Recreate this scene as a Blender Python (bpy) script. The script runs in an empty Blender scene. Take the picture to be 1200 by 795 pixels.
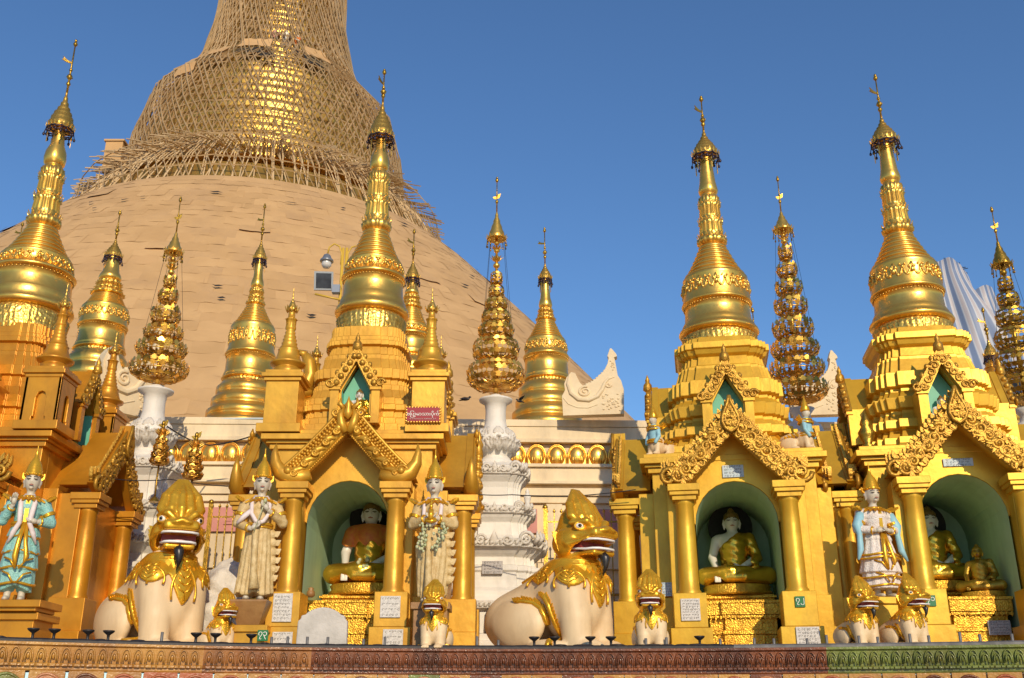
import bpy, math, random
import numpy as np
from mathutils import Vector, Matrix
R = math.radians
rnd = random.Random(7)
C = bpy.context.scene.collection
SC = bpy.context.scene

# ------------------------------------------------------------------ camera
PITCH, F, CZ = R(20.5), 1200.0, 1.6
cam = bpy.data.cameras.new('camera'); camo = bpy.data.objects.new('camera', cam); C.objects.link(camo)
camo.location = (0, 0, CZ); camo.rotation_euler = (R(90) + PITCH, 0, 0)
cam.sensor_width = 36; cam.lens = 36.0; cam.clip_end = 2000; cam.clip_start = .1
SC.camera = camo

# ------------------------------------------------------------------ light
SUN_EL, SUN_AZ = R(24), R(15)          # azimuth: to the right of straight behind the camera
w = bpy.data.worlds.new('World'); SC.world = w; w.use_nodes = True
nt = w.node_tree; nt.nodes.clear()
sky = nt.nodes.new('ShaderNodeTexSky'); sky.sky_type = 'NISHITA'; sky.sun_disc = False
sky.sun_elevation = SUN_EL
sky.air_density = 1.3; sky.dust_density = .12; sky.ozone_density = 7.5; sky.altitude = 900
bg = nt.nodes.new('ShaderNodeBackground'); bg.inputs['Strength'].default_value = .15
wo = nt.nodes.new('ShaderNodeOutputWorld')
nt.links.new(sky.outputs[0], bg.inputs[0]); nt.links.new(bg.outputs[0], wo.inputs[0])
sun = bpy.data.lights.new('sun', 'SUN'); sun.energy = 3.9; sun.angle = R(.5); sun.color = (1, .83, .60)
suno = bpy.data.objects.new('sun', sun); C.objects.link(suno)
# vector towards the sun
sv = Vector((math.sin(SUN_AZ) * math.cos(SUN_EL), -math.cos(SUN_AZ) * math.cos(SUN_EL), math.sin(SUN_EL)))
suno.rotation_euler = sv.to_track_quat('Z', 'Y').to_euler()
sky.sun_rotation = math.atan2(sv.x, sv.y)
SC.view_settings.view_transform = 'Standard'; SC.view_settings.look = 'None'
SC.view_settings.exposure = -0.12; SC.view_settings.gamma = 1
SC.cycles.max_bounces = 8; SC.cycles.diffuse_bounces = 6; SC.cycles.glossy_bounces = 4

def at(px, py, Y):
    """a measured point of the photograph at real distance Y -> world"""
    s, c = math.sin(PITCH), math.cos(PITCH)
    xc = (px - 600) / F; yc = (397.5 - py) / F
    k = Y / (c - yc * s)
    return Vector((xc * k, Y, CZ + k * (s + yc * c)))

# ------------------------------------------------------------------ materials
def mat(name, c1, c2=None, rough=.5, metal=0., nscale=4., bump=0., bscale=40., bkind='noise', spec=.5, rvar=.0,
        coat=0., detail=6., dirt=None, dscale=1.5, damt=.5, sss=0.):
    m = bpy.data.materials.new(name); m.use_nodes = True
    n, l = m.node_tree.nodes, m.node_tree.links
    b = n['Principled BSDF']
    b.inputs['Roughness'].default_value = rough; b.inputs['Metallic'].default_value = metal
    b.inputs['Specular IOR Level'].default_value = spec
    if coat: b.inputs['Coat Weight'].default_value = coat; b.inputs['Coat Roughness'].default_value = .25
    tc = n.new('ShaderNodeTexCoord')
    col = None
    if c2 is not None:
        nz = n.new('ShaderNodeTexNoise'); nz.inputs['Scale'].default_value = nscale; nz.inputs['Detail'].default_value = detail
        l.new(tc.outputs['Object'], nz.inputs['Vector'])
        cr = n.new('ShaderNodeValToRGB'); cr.color_ramp.elements[0].position = .33; cr.color_ramp.elements[1].position = .67
        cr.color_ramp.elements[0].color = (*c1, 1); cr.color_ramp.elements[1].color = (*c2, 1)
        l.new(nz.outputs[0], cr.inputs[0]); col = cr.outputs[0]
    else:
        b.inputs['Base Color'].default_value = (*c1, 1)
    if dirt is not None:
        nd = n.new('ShaderNodeTexNoise'); nd.inputs['Scale'].default_value = dscale; nd.inputs['Detail'].default_value = 9; nd.inputs['Roughness'].default_value = .7
        mp = n.new('ShaderNodeMapping'); mp.inputs['Scale'].default_value = (1, 1, .35)
        l.new(tc.outputs['Object'], mp.inputs[0]); l.new(mp.outputs[0], nd.inputs['Vector'])
        rr = n.new('ShaderNodeValToRGB'); rr.color_ramp.elements[0].position = .48; rr.color_ramp.elements[1].position = .78
        rr.color_ramp.elements[0].color = (0, 0, 0, 1); rr.color_ramp.elements[1].color = (damt, damt, damt, 1)
        l.new(nd.outputs[0], rr.inputs[0])
        mx = n.new('ShaderNodeMix'); mx.data_type = 'RGBA'
        l.new(rr.outputs[0], mx.inputs['Factor'])
        if col is not None: l.new(col, mx.inputs['A'])
        else: mx.inputs['A'].default_value = (*c1, 1)
        mx.inputs['B'].default_value = (*dirt, 1); col = mx.outputs['Result']
    if col is not None: l.new(col, b.inputs['Base Color'])
    if rvar:
        n2 = n.new('ShaderNodeTexNoise'); n2.inputs['Scale'].default_value = nscale * 2.3; n2.inputs['Detail'].default_value = 5
        l.new(tc.outputs['Object'], n2.inputs['Vector'])
        mr = n.new('ShaderNodeMapRange'); mr.inputs['To Min'].default_value = rough - rvar; mr.inputs['To Max'].default_value = rough + rvar
        l.new(n2.outputs[0], mr.inputs[0]); l.new(mr.outputs[0], b.inputs['Roughness'])
    if bump:
        if bkind == 'noise':
            t = n.new('ShaderNodeTexNoise'); t.inputs['Detail'].default_value = 5; o = t.outputs[0]
        else:
            t = n.new('ShaderNodeTexVoronoi'); t.feature = 'SMOOTH_F1'; o = t.outputs['Distance']
        t.inputs['Scale'].default_value = bscale
        l.new(tc.outputs['Object'], t.inputs['Vector'])
        bp = n.new('ShaderNodeBump'); bp.inputs['Strength'].default_value = bump; bp.inputs['Distance'].default_value = .02
        l.new(o, bp.inputs['Height']); l.new(bp.outputs[0], b.inputs['Normal'])
    return m

M = {}
M['gold_paint'] = mat('gold_paint', (.72, .385, .036), (.54, .265, .020), .40, .42, 2.4, .16, 9, rvar=.08, dirt=(.34, .17, .025), dscale=3.2, damt=.5)
M['gold_yellow'] = mat('gold_paint_yellow', (.76, .45, .035), (.62, .34, .022), .40, .42, 2.4, .16, 9, rvar=.08, dirt=(.36, .19, .025), dscale=3.2, damt=.5)
M['gold_orange'] = mat('gold_orange_paint', (.70, .305, .018), (.52, .215, .012), .38, .42, 2.4, .16, 9, rvar=.08, dirt=(.30, .13, .02), dscale=3.2, damt=.5)
M['gold_leaf'] = mat('gold_leaf', (.94, .57, .12), (.84, .46, .075), .31, .86, 3., .15, 14, rvar=.09)
M['gold_ornate'] = mat('gold_ornate', (.92, .58, .13), (.76, .43, .07), .35, .86, 5., .6, 26, 'voronoi', rvar=.06)
M['gold_relief'] = mat('gold_relief', (.60, .33, .04), (.40, .20, .02), .40, .55, 7., .35, 55, rvar=.08)
M['gold_dark'] = mat('gold_tarnished', (.58, .35, .05), (.33, .19, .03), .34, .9, 9., .3, 60, rvar=.1)
M['gold_altar'] = mat('gold_altar', (.80, .46, .05), (.50, .25, .025), .42, .75, 9., .5, 62, 'voronoi', rvar=.06)
M['gold_lion'] = mat('gold_lion', (.86, .48, .035), (.72, .36, .02), .28, .6, 4., .10, 22, rvar=.07)
M['niche_green'] = mat('niche_green', (.46, .64, .40), (.40, .58, .35), .6, 0, 3., .05, 20, dirt=(.20, .32, .18), dscale=1.8, damt=.5)
M['niche_bright'] = mat('niche_turquoise', (.16, .50, .34), (.13, .43, .29), .5, 0, 3.)
M['cream'] = mat('cream_plaster', (.80, .66, .42), (.74, .58, .35), .6, 0, 2.5, .12, 12, dirt=(.42, .33, .20), dscale=1.6, damt=.30)
M['lion_cream'] = mat('lion_cream', (.80, .61, .36), (.71, .51, .28), .52, 0, 2.2, .10, 9, dirt=(.46, .31, .16), dscale=3.6, damt=.5)
M['white'] = mat('white_stucco', (.78, .74, .66), (.70, .66, .57), .65, 0, 3., .22, 26, dirt=(.34, .31, .25), dscale=2.4, damt=.55)
M['white_dirty'] = mat('white_ornate', (.76, .71, .62), (.62, .57, .48), .7, 0, 9., .65, 30, dirt=(.30, .27, .22), dscale=3.4, damt=.55)
M['wall'] = mat('wall_plaster', (.86, .71, .46), (.79, .63, .39), .7, 0, 1.4, .10, 14, dirt=(.26, .21, .15), dscale=1.1, damt=.6)
M['pink'] = mat('pink_panel', (.62, .27, .22), (.55, .22, .19), .6, 0, 4.)
M['mats'] = mat('woven_mat', (.60, .365, .155), (.50, .295, .12), .9, 0, .55, .30, 3.2, dirt=(.36, .22, .12), dscale=.35, damt=.6)
M['mats2'] = mat('woven_mat_pale', (.61, .372, .16), (.53, .315, .13), .85, 0, .7, .30, 4.)
M['mats3'] = mat('woven_mat_dull', (.57, .34, .145), (.48, .285, .115), .85, 0, .7, .30, 4.)
M['bamboo'] = mat('bamboo', (.60, .43, .23), (.45, .30, .14), .7, 0, .8)
M['bell_gold'] = mat('great_bell_gold', (.80, .52, .12), (.52, .30, .06), .40, .85, .8, .25, 3., rvar=.08)
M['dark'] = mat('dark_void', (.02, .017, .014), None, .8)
M['black'] = mat('black_metal', (.018, .016, .018), (.04, .032, .028), .45, .2, 20.)
M['grey'] = mat('grey_metal', (.20, .19, .18), (.10, .095, .09), .55, .3, 8.)
M['navy'] = mat('dark_bells', (.035, .028, .06), (.06, .035, .03), .4, .5, 30.)
M['skin'] = mat('pale_marble', (.60, .54, .42), (.53, .46, .34), .5, 0, 8., .05, 30)
M['marble'] = mat('white_marble', (.72, .68, .60), None, .35)
M['stone_cream'] = mat('carved_cream', (.70, .53, .26), (.54, .37, .14), .5, 0, 16., .5, 55, dirt=(.40, .25, .09), dscale=8, damt=.6)
M['scarf'] = mat('white_scarf', (.80, .70, .66), (.70, .58, .54), .6, 0, 20.)
M['turquoise'] = mat('turquoise_cloth', (.22, .50, .46), (.30, .55, .48), .45, 0, 26., .5, 60, 'voronoi')
M['pinkwhite'] = mat('pinkish_cloth', (.80, .74, .66), (.66, .56, .48), .5, 0, 30., .5, 70, 'voronoi')
M['skyblue'] = mat('pale_blue_cloth', (.30, .56, .62), (.26, .48, .56), .5, 0, 10.)
M['robe_gold'] = mat('robe_gold', (.80, .50, .06), (.62, .33, .03), .22, .85, 5., .3, 20)
M['robe_red'] = mat('orange_scarf', (.62, .13, .03), (.66, .24, .03), .6, 0, 22.)
M['hair'] = mat('dark_hair', (.05, .035, .02), (.10, .06, .02), .5, 0, 20.)
M['hair_brown'] = mat('gilt_brown_hair', (.30, .17, .04), (.22, .12, .03), .4, .3, 30., .5, 90, 'voronoi')
M['eye_white'] = mat('eye_white', (.85, .83, .78), None, .25)
M['eye_black'] = mat('eye_black', (.01, .01, .012), None, .15)
M['mouth_red'] = mat('mouth_red', (.30, .045, .04), (.22, .03, .03), .45, 0, 9.)
M['lip_pink'] = mat('lip_pink', (.62, .30, .28), None, .4)
M['lip_dull'] = mat('lip_dull', (.40, .16, .12), None, .5)
M['beard'] = mat('black_beard', (.012, .010, .010), (.03, .025, .02), .35, 0, 30.)
M['plaque'] = mat('marble_plaque', (.74, .70, .62), (.50, .47, .43), .4, 0, 55., detail=8)
M['plaque_grey'] = mat('grey_plaque', (.46, .43, .40), (.36, .33, .31), .45, 0, 50., detail=8)
M['plaque_blue'] = mat('blue_plaque', (.42, .55, .62), (.58, .64, .64), .45, 0, 18.)
M['slab'] = mat('rough_stone', (.60, .55, .48), (.48, .44, .38), .75, 0, 6., .4, 30)
M['green_tag'] = mat('green_tag', (.02, .17, .05), None, .35)
M['sign_red'] = mat('sign_red', (.32, .02, .02), None, .3)
M['letter_white'] = mat('letter_white', (.82, .80, .70), None, .4)
M['letter_grey'] = mat('letter_grey', (.12, .11, .10), None, .6)
M['tile_ochre'] = mat('tile_ochre', (.54, .28, .055), (.38, .17, .035), .28, 0, 2.8, .3, 40, dirt=(.14, .07, .03), dscale=6, damt=.6)
M['tile_brown'] = mat('tile_brown', (.26, .08, .025), (.11, .036, .016), .24, 0, 2.2, .3, 40, dirt=(.05, .025, .015), dscale=5, damt=.7)
M['tile_amber'] = mat('tile_amber', (.40, .17, .04), (.22, .075, .022), .26, 0, 2.4, .3, 40, dirt=(.07, .03, .015), dscale=5, damt=.7)
M['tile_green'] = mat('tile_green', (.21, .25, .05), (.12, .14, .028), .24, 0, 2.4, .3, 40, dirt=(.16, .06, .02), dscale=4, damt=.6)
M['tile_red'] = mat('tile_red', (.42, .11, .035), (.34, .09, .03), .28, 0, 9., .3, 40)
M['tile_pink'] = mat('tile_salmon', (.50, .22, .09), (.44, .17, .07), .3, 0, 9., .3, 40)
M['ground'] = mat('marble_paving', (.50, .42, .33), (.40, .33, .26), .45, 0, .6, .05, 6)
M['paving'] = mat('platform_paving', (.40, .27, .17), (.32, .2, .12), .5, 0, 2.)
M['pole_yellow'] = mat('yellow_pole', (.66, .42, .05), None, .4)
M['glass_lamp'] = mat('lamp_glass', (.62, .60, .55), None, .15)
M['lamp_grey'] = mat('lamp_grey', (.26, .28, .30), None, .35, .5)
M['flood'] = mat('flood_glass', (.03, .035, .045), (.06, .07, .085), .6, 0, 6., spec=.15)
M['wood'] = mat('brown_wood', (.36, .19, .06), (.26, .12, .035), .45, 0, 6., .2, 30)
M['leaf_green'] = mat('flower_green', (.34, .42, .20), (.60, .56, .34), .6, 0, 40.)

def tarp_material():
    m = bpy.data.materials.new('striped_tarp'); m.use_nodes = True
    n, l = m.node_tree.nodes, m.node_tree.links; b = n['Principled BSDF']; b.inputs['Roughness'].default_value = .5
    tc = n.new('ShaderNodeTexCoord'); at_ = n.new('ShaderNodeUVMap')
    wv = n.new('ShaderNodeTexWave'); wv.inputs['Scale'].default_value = 1.3; wv.bands_direction = 'X'; wv.inputs['Distortion'].default_value = .3
    l.new(at_.outputs[0], wv.inputs['Vector'])
    cr = n.new('ShaderNodeValToRGB'); e = cr.color_ramp.elements
    e[0].position = .3; e[0].color = (.16, .21, .32, 1); e[1].position = .62; e[1].color = (.50, .52, .54, 1)
    e2 = cr.color_ramp.elements.new(.9); e2.color = (.42, .38, .38, 1)
    l.new(wv.outputs[0], cr.inputs[0]); l.new(cr.outputs[0], b.inputs['Base Color'])
    return m
M['tarp'] = tarp_material()

# ------------------------------------------------------------------ mesh helpers
class MB:
    def __init__(s): s.v = []; s.f = []; s.mi = []; s.sm = []
    def add(s, vs, fs, mi=0, sm=False, X=None):
        o = len(s.v)
        if X is not None: vs = [X @ Vector(p) for p in vs]
        s.v += [tuple(p) for p in vs]
        for q in fs: s.f.append(tuple(o + i for i in q)); s.mi.append(mi); s.sm.append(sm)
    def box(s, c, d, mi=0, X=None, rz=0, taper=1.0):
        x, y, z = d[0] / 2, d[1] / 2, d[2] / 2; t = taper
        vs = [(-x, -y, -z), (x, -y, -z), (x, y, -z), (-x, y, -z), (-x * t, -y * t, z), (x * t, -y * t, z), (x * t, y * t, z), (-x * t, y * t, z)]
        T = Matrix.Translation(c) @ Matrix.Rotation(rz, 4, 'Z')
        if X is not None: T = X @ T
        s.add(vs, [(0, 3, 2, 1), (4, 5, 6, 7), (0, 1, 5, 4), (1, 2, 6, 5), (2, 3, 7, 6), (3, 0, 4, 7)], mi, False, T)
    def lathe(s, prof, seg=32, mi=0, X=None, mod=None, sm=True, sy=1.0, a0=0., a1=None):
        full = a1 is None; a1_ = 2 * math.pi if full else a1
        n = seg if full else seg + 1; vs = []; fs = []
        for i, (r, z) in enumerate(prof):
            for k in range(n):
                a = a0 + (a1_ - a0) * k / seg
                rr = r + (mod(a, z, i) if mod else 0)
                vs.append((rr * math.cos(a), rr * math.sin(a) * sy, z))
        for i in range(len(prof) - 1):
            for k in range(seg):
                k2 = (k + 1) % n
                fs.append((i * n + k, i * n + k2, (i + 1) * n + k2, (i + 1) * n + k))
        s.add(vs, fs, mi, sm, X)
        if full:
            if prof[0][0] > 1e-4: s.add(vs[:n], [tuple(range(n))[::-1]], mi, False, X)
            if prof[-1][0] > 1e-4: s.add(vs[-n:], [tuple(range(n))], mi, False, X)
    def loft(s, rings, mi=0, X=None, sm=False, cap=True):
        n = len(rings[0]); vs = [p for r in rings for p in r]; fs = []
        for i in range(len(rings) - 1):
            for k in range(n):
                k2 = (k + 1) % n
                fs.append((i * n + k, i * n + k2, (i + 1) * n + k2, (i + 1) * n + k))
        if cap: fs.append(tuple(range(n))[::-1]); fs.append(tuple(range((len(rings) - 1) * n, len(rings) * n)))
        s.add(vs, fs, mi, sm, X)
    def prism(s, poly, y0, y1, mi=0, X=None):
        """polygon in x,z extruded from y0 to y1 (y0 is the front)"""
        A = sum(poly[i][0] * poly[(i + 1) % len(poly)][1] - poly[(i + 1) % len(poly)][0] * poly[i][1] for i in range(len(poly)))
        if A < 0: poly = poly[::-1]
        n = len(poly)
        vs = [(p[0], y0, p[1]) for p in poly] + [(p[0], y1, p[1]) for p in poly]
        fs = [tuple(range(n)), tuple(range(n, 2 * n))[::-1]]
        for i in range(n):
            j = (i + 1) % n; fs.append((i, n + i, n + j, j))
        s.add(vs, fs, mi, False, X)
    def tube(s, pts, r, seg=6, mi=0, X=None, sm=True, cap=True):
        pts = [Vector(p) for p in pts]; n = len(pts)
        rs = [r] * n if not hasattr(r, '__len__') else r
        vs = []; fs = []; up = None
        for i in range(n):
            t = (pts[min(i + 1, n - 1)] - pts[max(i - 1, 0)])
            if t.length < 1e-9: t = Vector((0, 0, 1))
            t.normalize()
            if up is None: up = t.orthogonal().normalized()
            a = (up - t * up.dot(t))
            a = a.normalized() if a.length > 1e-6 else t.orthogonal().normalized()
            up = a; b = t.cross(a)
            for k in range(seg):
                th = 2 * math.pi * k / seg
                vs.append(pts[i] + (a * math.cos(th) + b * math.sin(th)) * rs[i])
        for i in range(n - 1):
            for k in range(seg):
                k2 = (k + 1) % seg
                fs.append((i * seg + k, i * seg + k2, (i + 1) * seg + k2, (i + 1) * seg + k))
        if cap: fs.append(tuple(range(seg))[::-1]); fs.append(tuple(range((n - 1) * seg, n * seg)))
        s.add(vs, fs, mi, sm, X)
    def ball(s, c, r, mi=0, X=None, seg=10, rings=7):
        rx, ry, rz = r if hasattr(r, '__len__') else (r, r, r)
        prof = []
        T = Matrix.Translation(c) @ Matrix.Diagonal((rx, ry, rz, 1))
        if X is not None: T = X @ T
        prof = [(max(math.cos(-math.pi / 2 + math.pi * i / rings), 0.0001), math.sin(-math.pi / 2 + math.pi * i / rings)) for i in range(rings + 1)]
        s.lathe(prof, seg, mi, T)
    def leaf(s, base, d, nrm, L, W, mi=0, th=.01, shape=0):
        """a small pointed leaf: base point, direction, facing normal"""
        d = Vector(d).normalized(); nrm = Vector(nrm); sd = d.cross(nrm).normalized(); nn = sd.cross(d).normalized()
        if shape == 0: o = [(0, .12), (.3, .5), (.62, .34), (1, 0)]
        else: o = [(0, .10), (.16, .42), (.30, .18), (.42, .5), (.62, .20), (.72, .26), (1, 0)]
        pl = [(t, w_) for t, w_ in o] + [(t, -w_) for t, w_ in o[-2::-1]]
        vs = []
        for z in (-th / 2, th / 2):
            for t, w_ in pl: vs.append(Vector(base) + d * (t * L) + sd * (w_ * W) + nn * (z + .12 * L * (t * t) * 0))
        n = len(pl)
        fs = [tuple(range(n)), tuple(range(n, 2 * n))[::-1]] + [(i, n + i, n + (i + 1) % n, (i + 1) % n) for i in range(n)]
        s.add(vs, fs, mi, False)
    def spiral(s, c, r0, r1, turns, a0, plane_y, tr=.02, mi=0, X=None, hand=1, seg=5):
        n = max(8, int(turns * 12)); pts = []; rs = []
        for i in range(n + 1):
            t = i / n; a = a0 + hand * turns * 2 * math.pi * t; r = r0 + (r1 - r0) * t
            pts.append((c[0] + r * math.cos(a), plane_y, c[1] + r * math.sin(a))); rs.append(tr * (1 - .45 * t))
        s.tube(pts, rs, seg, mi, X)
    def mesh(s, name, mats):
        me = bpy.data.meshes.new(name); me.from_pydata(s.v, [], s.f)
        for m in (mats if isinstance(mats, (list, tuple)) else [mats]): me.materials.append(M[m] if isinstance(m, str) else m)
        me.polygons.foreach_set('material_index', s.mi); me.polygons.foreach_set('use_smooth', s.sm)
        me.update(); return me
    def build(s, name, mats, parent=None, loc=(0, 0, 0), rz=0, bevel=0, label=None):
        return put(name, s.mesh(name, mats), parent, loc, rz, bevel, label)

def put(name, me, parent=None, loc=(0, 0, 0), rz=0, bevel=0, label=None, scale=None):
    o = bpy.data.objects.new(name, me); C.objects.link(o)
    o.location = loc; o.rotation_euler = (0, 0, rz)
    if scale: o.scale = (scale,) * 3 if not hasattr(scale, '__len__') else scale
    if parent is not None: o.parent = parent
    if bevel:
        b = o.modifiers.new('bevel', 'BEVEL'); b.width = bevel; b.segments = 2; b.limit_method = 'ANGLE'; b.angle_limit = R(35); b.harden_normals = False
    if label: o['label'] = label
    return o

def tag(o, label, cat, group=None, kind=None):
    if label: o['label'] = label
    if cat: o['category'] = cat
    if group: o['group'] = group
    if kind: o['kind'] = kind
    return o

def thing(name, label, cat, loc, rz=0, group=None, scale=1.):
    o = bpy.data.objects.new(name, None); C.objects.link(o); o.empty_display_size = .2
    o.location = loc; o.rotation_euler = (0, 0, rz); o.scale = (scale,) * 3
    return tag(o, label, cat, group)

def copy_tree(o, parent=None, label=None):
    kids = list(o.children)
    c = o.copy(); C.objects.link(c)
    if parent is not None: c.parent = parent
    for k in kids: copy_tree(k, c)
    if label: c['label'] = label
    return c

def text_mesh(body, size, depth=.004):
    cu = bpy.data.curves.new('lettering', 'FONT'); cu.body = body; cu.size = size; cu.align_x = 'CENTER'; cu.align_y = 'CENTER'; cu.extrude = depth
    o = bpy.data.objects.new('lettering', cu); C.objects.link(o)
    dg = bpy.context.evaluated_depsgraph_get()
    me = bpy.data.meshes.new_from_object(o.evaluated_get(dg))
    bpy.data.objects.remove(o)
    xs_ = [v.co.x for v in me.vertices]; ys_ = [v.co.y for v in me.vertices]
    me.transform(Matrix.Translation((-(min(xs_) + max(xs_)) / 2, -(min(ys_) + max(ys_)) / 2, 0)))
    me.transform(Matrix.Rotation(R(90), 4, 'X'))
    return me

# ------------------------------------------------------------------ organic surfaces (implicit shapes -> one continuous mesh)
def A_(p): return np.array(p, dtype=np.float32)
def cap(P, a, b, ra, rb):
    a = A_(a); b = A_(b); ba = b - a; h = np.clip(((P - a) @ ba) / max(float(ba @ ba), 1e-9), 0, 1)
    return np.linalg.norm(P - a - h[:, None] * ba, axis=1) - (ra + (rb - ra) * h)
def ell(P, c, r):
    r = A_(r); q = (P - A_(c)); k0 = np.linalg.norm(q / r, axis=1); k1 = np.linalg.norm(q / (r * r), axis=1) + 1e-9
    return k0 * (k0 - 1) / k1
def rbx(P, c, b, r, rx=0.):
    q = P - A_(c)
    if rx:
        y = q[:, 1] * math.cos(rx) + q[:, 2] * math.sin(rx); z = -q[:, 1] * math.sin(rx) + q[:, 2] * math.cos(rx); q = np.stack([q[:, 0], y, z], 1)
    q = np.abs(q) - (A_(b) - r)
    return np.linalg.norm(np.maximum(q, 0), axis=1) + np.minimum(q.max(1), 0) - r
def smin(a, b, k):
    h = np.clip(.5 + .5 * (b - a) / k, 0, 1); return b + (a - b) * h - k * h * (1 - h)
def U(k, *ds):
    d = ds[0]
    for e in ds[1:]: d = smin(d, e, k)
    return d
def path(P, pts, rs, k=.01):
    d = None
    for i in range(len(pts) - 1):
        e = cap(P, pts[i], pts[i + 1], rs[i], rs[i + 1]); d = e if d is None else smin(d, e, k)
    return d
def snet(f, lo, hi, h, name, m):
    lo = np.array(lo, float); hi = np.array(hi, float)
    n = np.ceil((hi - lo) / h).astype(int) + 1
    ax = [lo[i] + h * np.arange(n[i]) for i in range(3)]
    G = np.stack(np.meshgrid(*ax, indexing='ij'), -1).reshape(-1, 3).astype(np.float32)
    V = f(G).reshape(n).astype(np.float32)
    S = V < 0
    c = [n[0] - 1, n[1] - 1, n[2] - 1]
    acc = np.zeros((*c, 3), np.float32); cnt = np.zeros(c, np.float32)
    corners = [(i, j, k) for i in (0, 1) for j in (0, 1) for k in (0, 1)]
    def sl(a, o): return a[o[0]:o[0] + c[0], o[1]:o[1] + c[1], o[2]:o[2] + c[2]]
    for o in corners:
        for d in range(3):
            if o[d]: continue
            p = list(o); p[d] = 1
            va, vb = sl(V, o), sl(V, p); cr = sl(S, o) != sl(S, p)
            t = np.where(cr, va / np.where(cr, va - vb, 1), 0)
            for e in range(3):
                acc[..., e] += np.where(cr, o[e] + (t if e == d else 0), 0)
            cnt += cr
    act = cnt > 0; idx = -np.ones(c, int); idx[act] = np.arange(act.sum())
    base = np.stack(np.nonzero(act), 1)
    vs = lo + h * (base + acc[act] / cnt[act][:, None])
    faces = []
    for d in range(3):
        e1, e2 = (d + 1) % 3, (d + 2) % 3
        a = [slice(0, n[i] - 1) if i == d else slice(1, n[i] - 1) for i in range(3)]
        b = list(a); b[d] = slice(1, n[d])
        sa, sb = S[tuple(a)], S[tuple(b)]
        w_ = np.stack(np.nonzero(sa != sb), 1)
        if not len(w_): continue
        g = w_ + np.array([0 if i == d else 1 for i in range(3)])
        def q(o1, o2):
            r = g.copy(); r[:, e1] -= o1; r[:, e2] -= o2; return idx[r[:, 0], r[:, 1], r[:, 2]]
        Q = np.stack([q(0, 0), q(1, 0), q(1, 1), q(0, 1)], 1)
        fl = sb[tuple(w_.T)]
        Q[fl] = Q[fl][:, ::-1]
        faces.append(Q)
    Fq = np.concatenate(faces)
    me = bpy.data.meshes.new(name); me.from_pydata(vs.tolist(), [], Fq.tolist())
    me.materials.append(M[m] if isinstance(m, str) else m)
    me.polygons.foreach_set('use_smooth', [True] * len(me.polygons)); me.update()
    return me

# ================================================================== SETTING
PZ = 2.37                                   # top of the tiled platform
def edge_y(x):
    if x < -5.6: return 11.95 - .047 * 5.6 ** 2 + .5264 * (x + 5.6) * .6
    if x > 5.6: return 11.95 - .0257 * 5.6 ** 2 - .288 * (x - 5.6) * .6
    return 11.95 - (.047 if x < 0 else .0257) * x * x
mb = MB(); mb.add([(-500, -500, 0), (500, -500, 0), (500, 500, 0), (-500, 500, 0)], [(0, 1, 2, 3)])
tag(mb.build('ground', 'ground'), None, None, None, 'structure')
xs = [-11 + i * 22 / 110 for i in range(111)]
mb = MB()
top = [(x, edge_y(x) + .05, PZ - .012) for x in xs]
vs = top + [(x, 17.6, PZ - .012) for x in xs]; n = len(xs)
mb.add(vs, [(i, i + 1, n + i + 1, n + i) for i in range(n - 1)])
tag(mb.build('platform', 'paving'), None, None, None, 'structure')

# ---- the tiled front of the platform
wall_t = thing('tiled_wall', 'glazed tile wall along the bottom, lotus petal moulding above tiles with cusped arches', 'wall', (0, 11.95, 0))
def edge_frame(x):
    y = edge_y(x); dx = .02; t = Vector((dx, edge_y(x + dx) - y, 0)).normalized()
    return Vector((x, y, 0)), t, Vector((t.y, -t.x, 0))     # point, tangent, outward normal (towards the viewer)
def strip(prof, x0, x1, step=.1):
    """extrude a (out, z) profile along the edge"""
    m_ = MB(); k = max(2, int((x1 - x0) / step)); rings = []
    for i in range(k + 1):
        p, t, nn = edge_frame(x0 + (x1 - x0) * i / k)
        rings.append([tuple(p + nn * o + Vector((0, -11.95 * 0, z))) for o, z in prof])
    m_.loft(rings); return m_
def shift(mb_):
    mb_.v = [(a, b - 11.95, c) for a, b, c in mb_.v]; return mb_
SEG = [(-11, -3.3, 'tile_ochre', 'moulding'), (-3.3, -2.2, 'tile_amber', 'moulding'), (-2.2, 3.42, 'tile_brown', 'moulding'), (3.42, 11, 'tile_green', 'moulding')]
for a, b, m_, nm in SEG:
    k = strip([(-.25, 2.085), (.02, 2.085), (.03, 2.10), (.03, 2.125), (.05, 2.13), (.06, 2.15), (.035, 2.165), (.05, 2.32), (.085, 2.335), (.085, 2.36), (-.25, 2.36)], a, b)
    x = a + .055
    while x < b:
        p, t, nn = edge_frame(x)
        # a raised petal: outer arch, inner arch
        for sc, o in ((1., .05), (.62, .075)):
            pts = []
            for i in range(9):
                an = math.pi * i / 8; pts.append((math.cos(an) * .042 * sc, .225 + (.085 if True else 0) * math.sin(an) * sc - .0 - (1 - sc) * .03))
            pts = [(.042 * sc, .175 + (1 - sc) * .02)] + pts + [(-.042 * sc, .175 + (1 - sc) * .02)]
            rim = [tuple(p + t * q[0] + nn * (o + .01) + Vector((0, 0, 2 + q[1]))) for q in pts]
            k.tube(rim, .009, 4)
        k.ball(p + nn * .062 + Vector((0, 0, 2.235)), (.02, .018, .04), seg=6, rings=4)
        k.box(p + nn * .06 + Vector((0, 0, 2.142)), (.05, .03, .022), rz=math.atan2(t.y, t.x))
        k.box(p + nn * .06 + t * .053 + Vector((0, 0, 2.142)), (.03, .024, .018), rz=math.atan2(t.y, t.x))
        x += .108
    shift(k).build(nm, m_, wall_t, label={'tile_ochre': 'ochre glazed moulding', 'tile_amber': 'amber brown glazed moulding', 'tile_brown': 'dark red brown glazed moulding', 'tile_green': 'green glazed moulding'}[m_])
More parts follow.
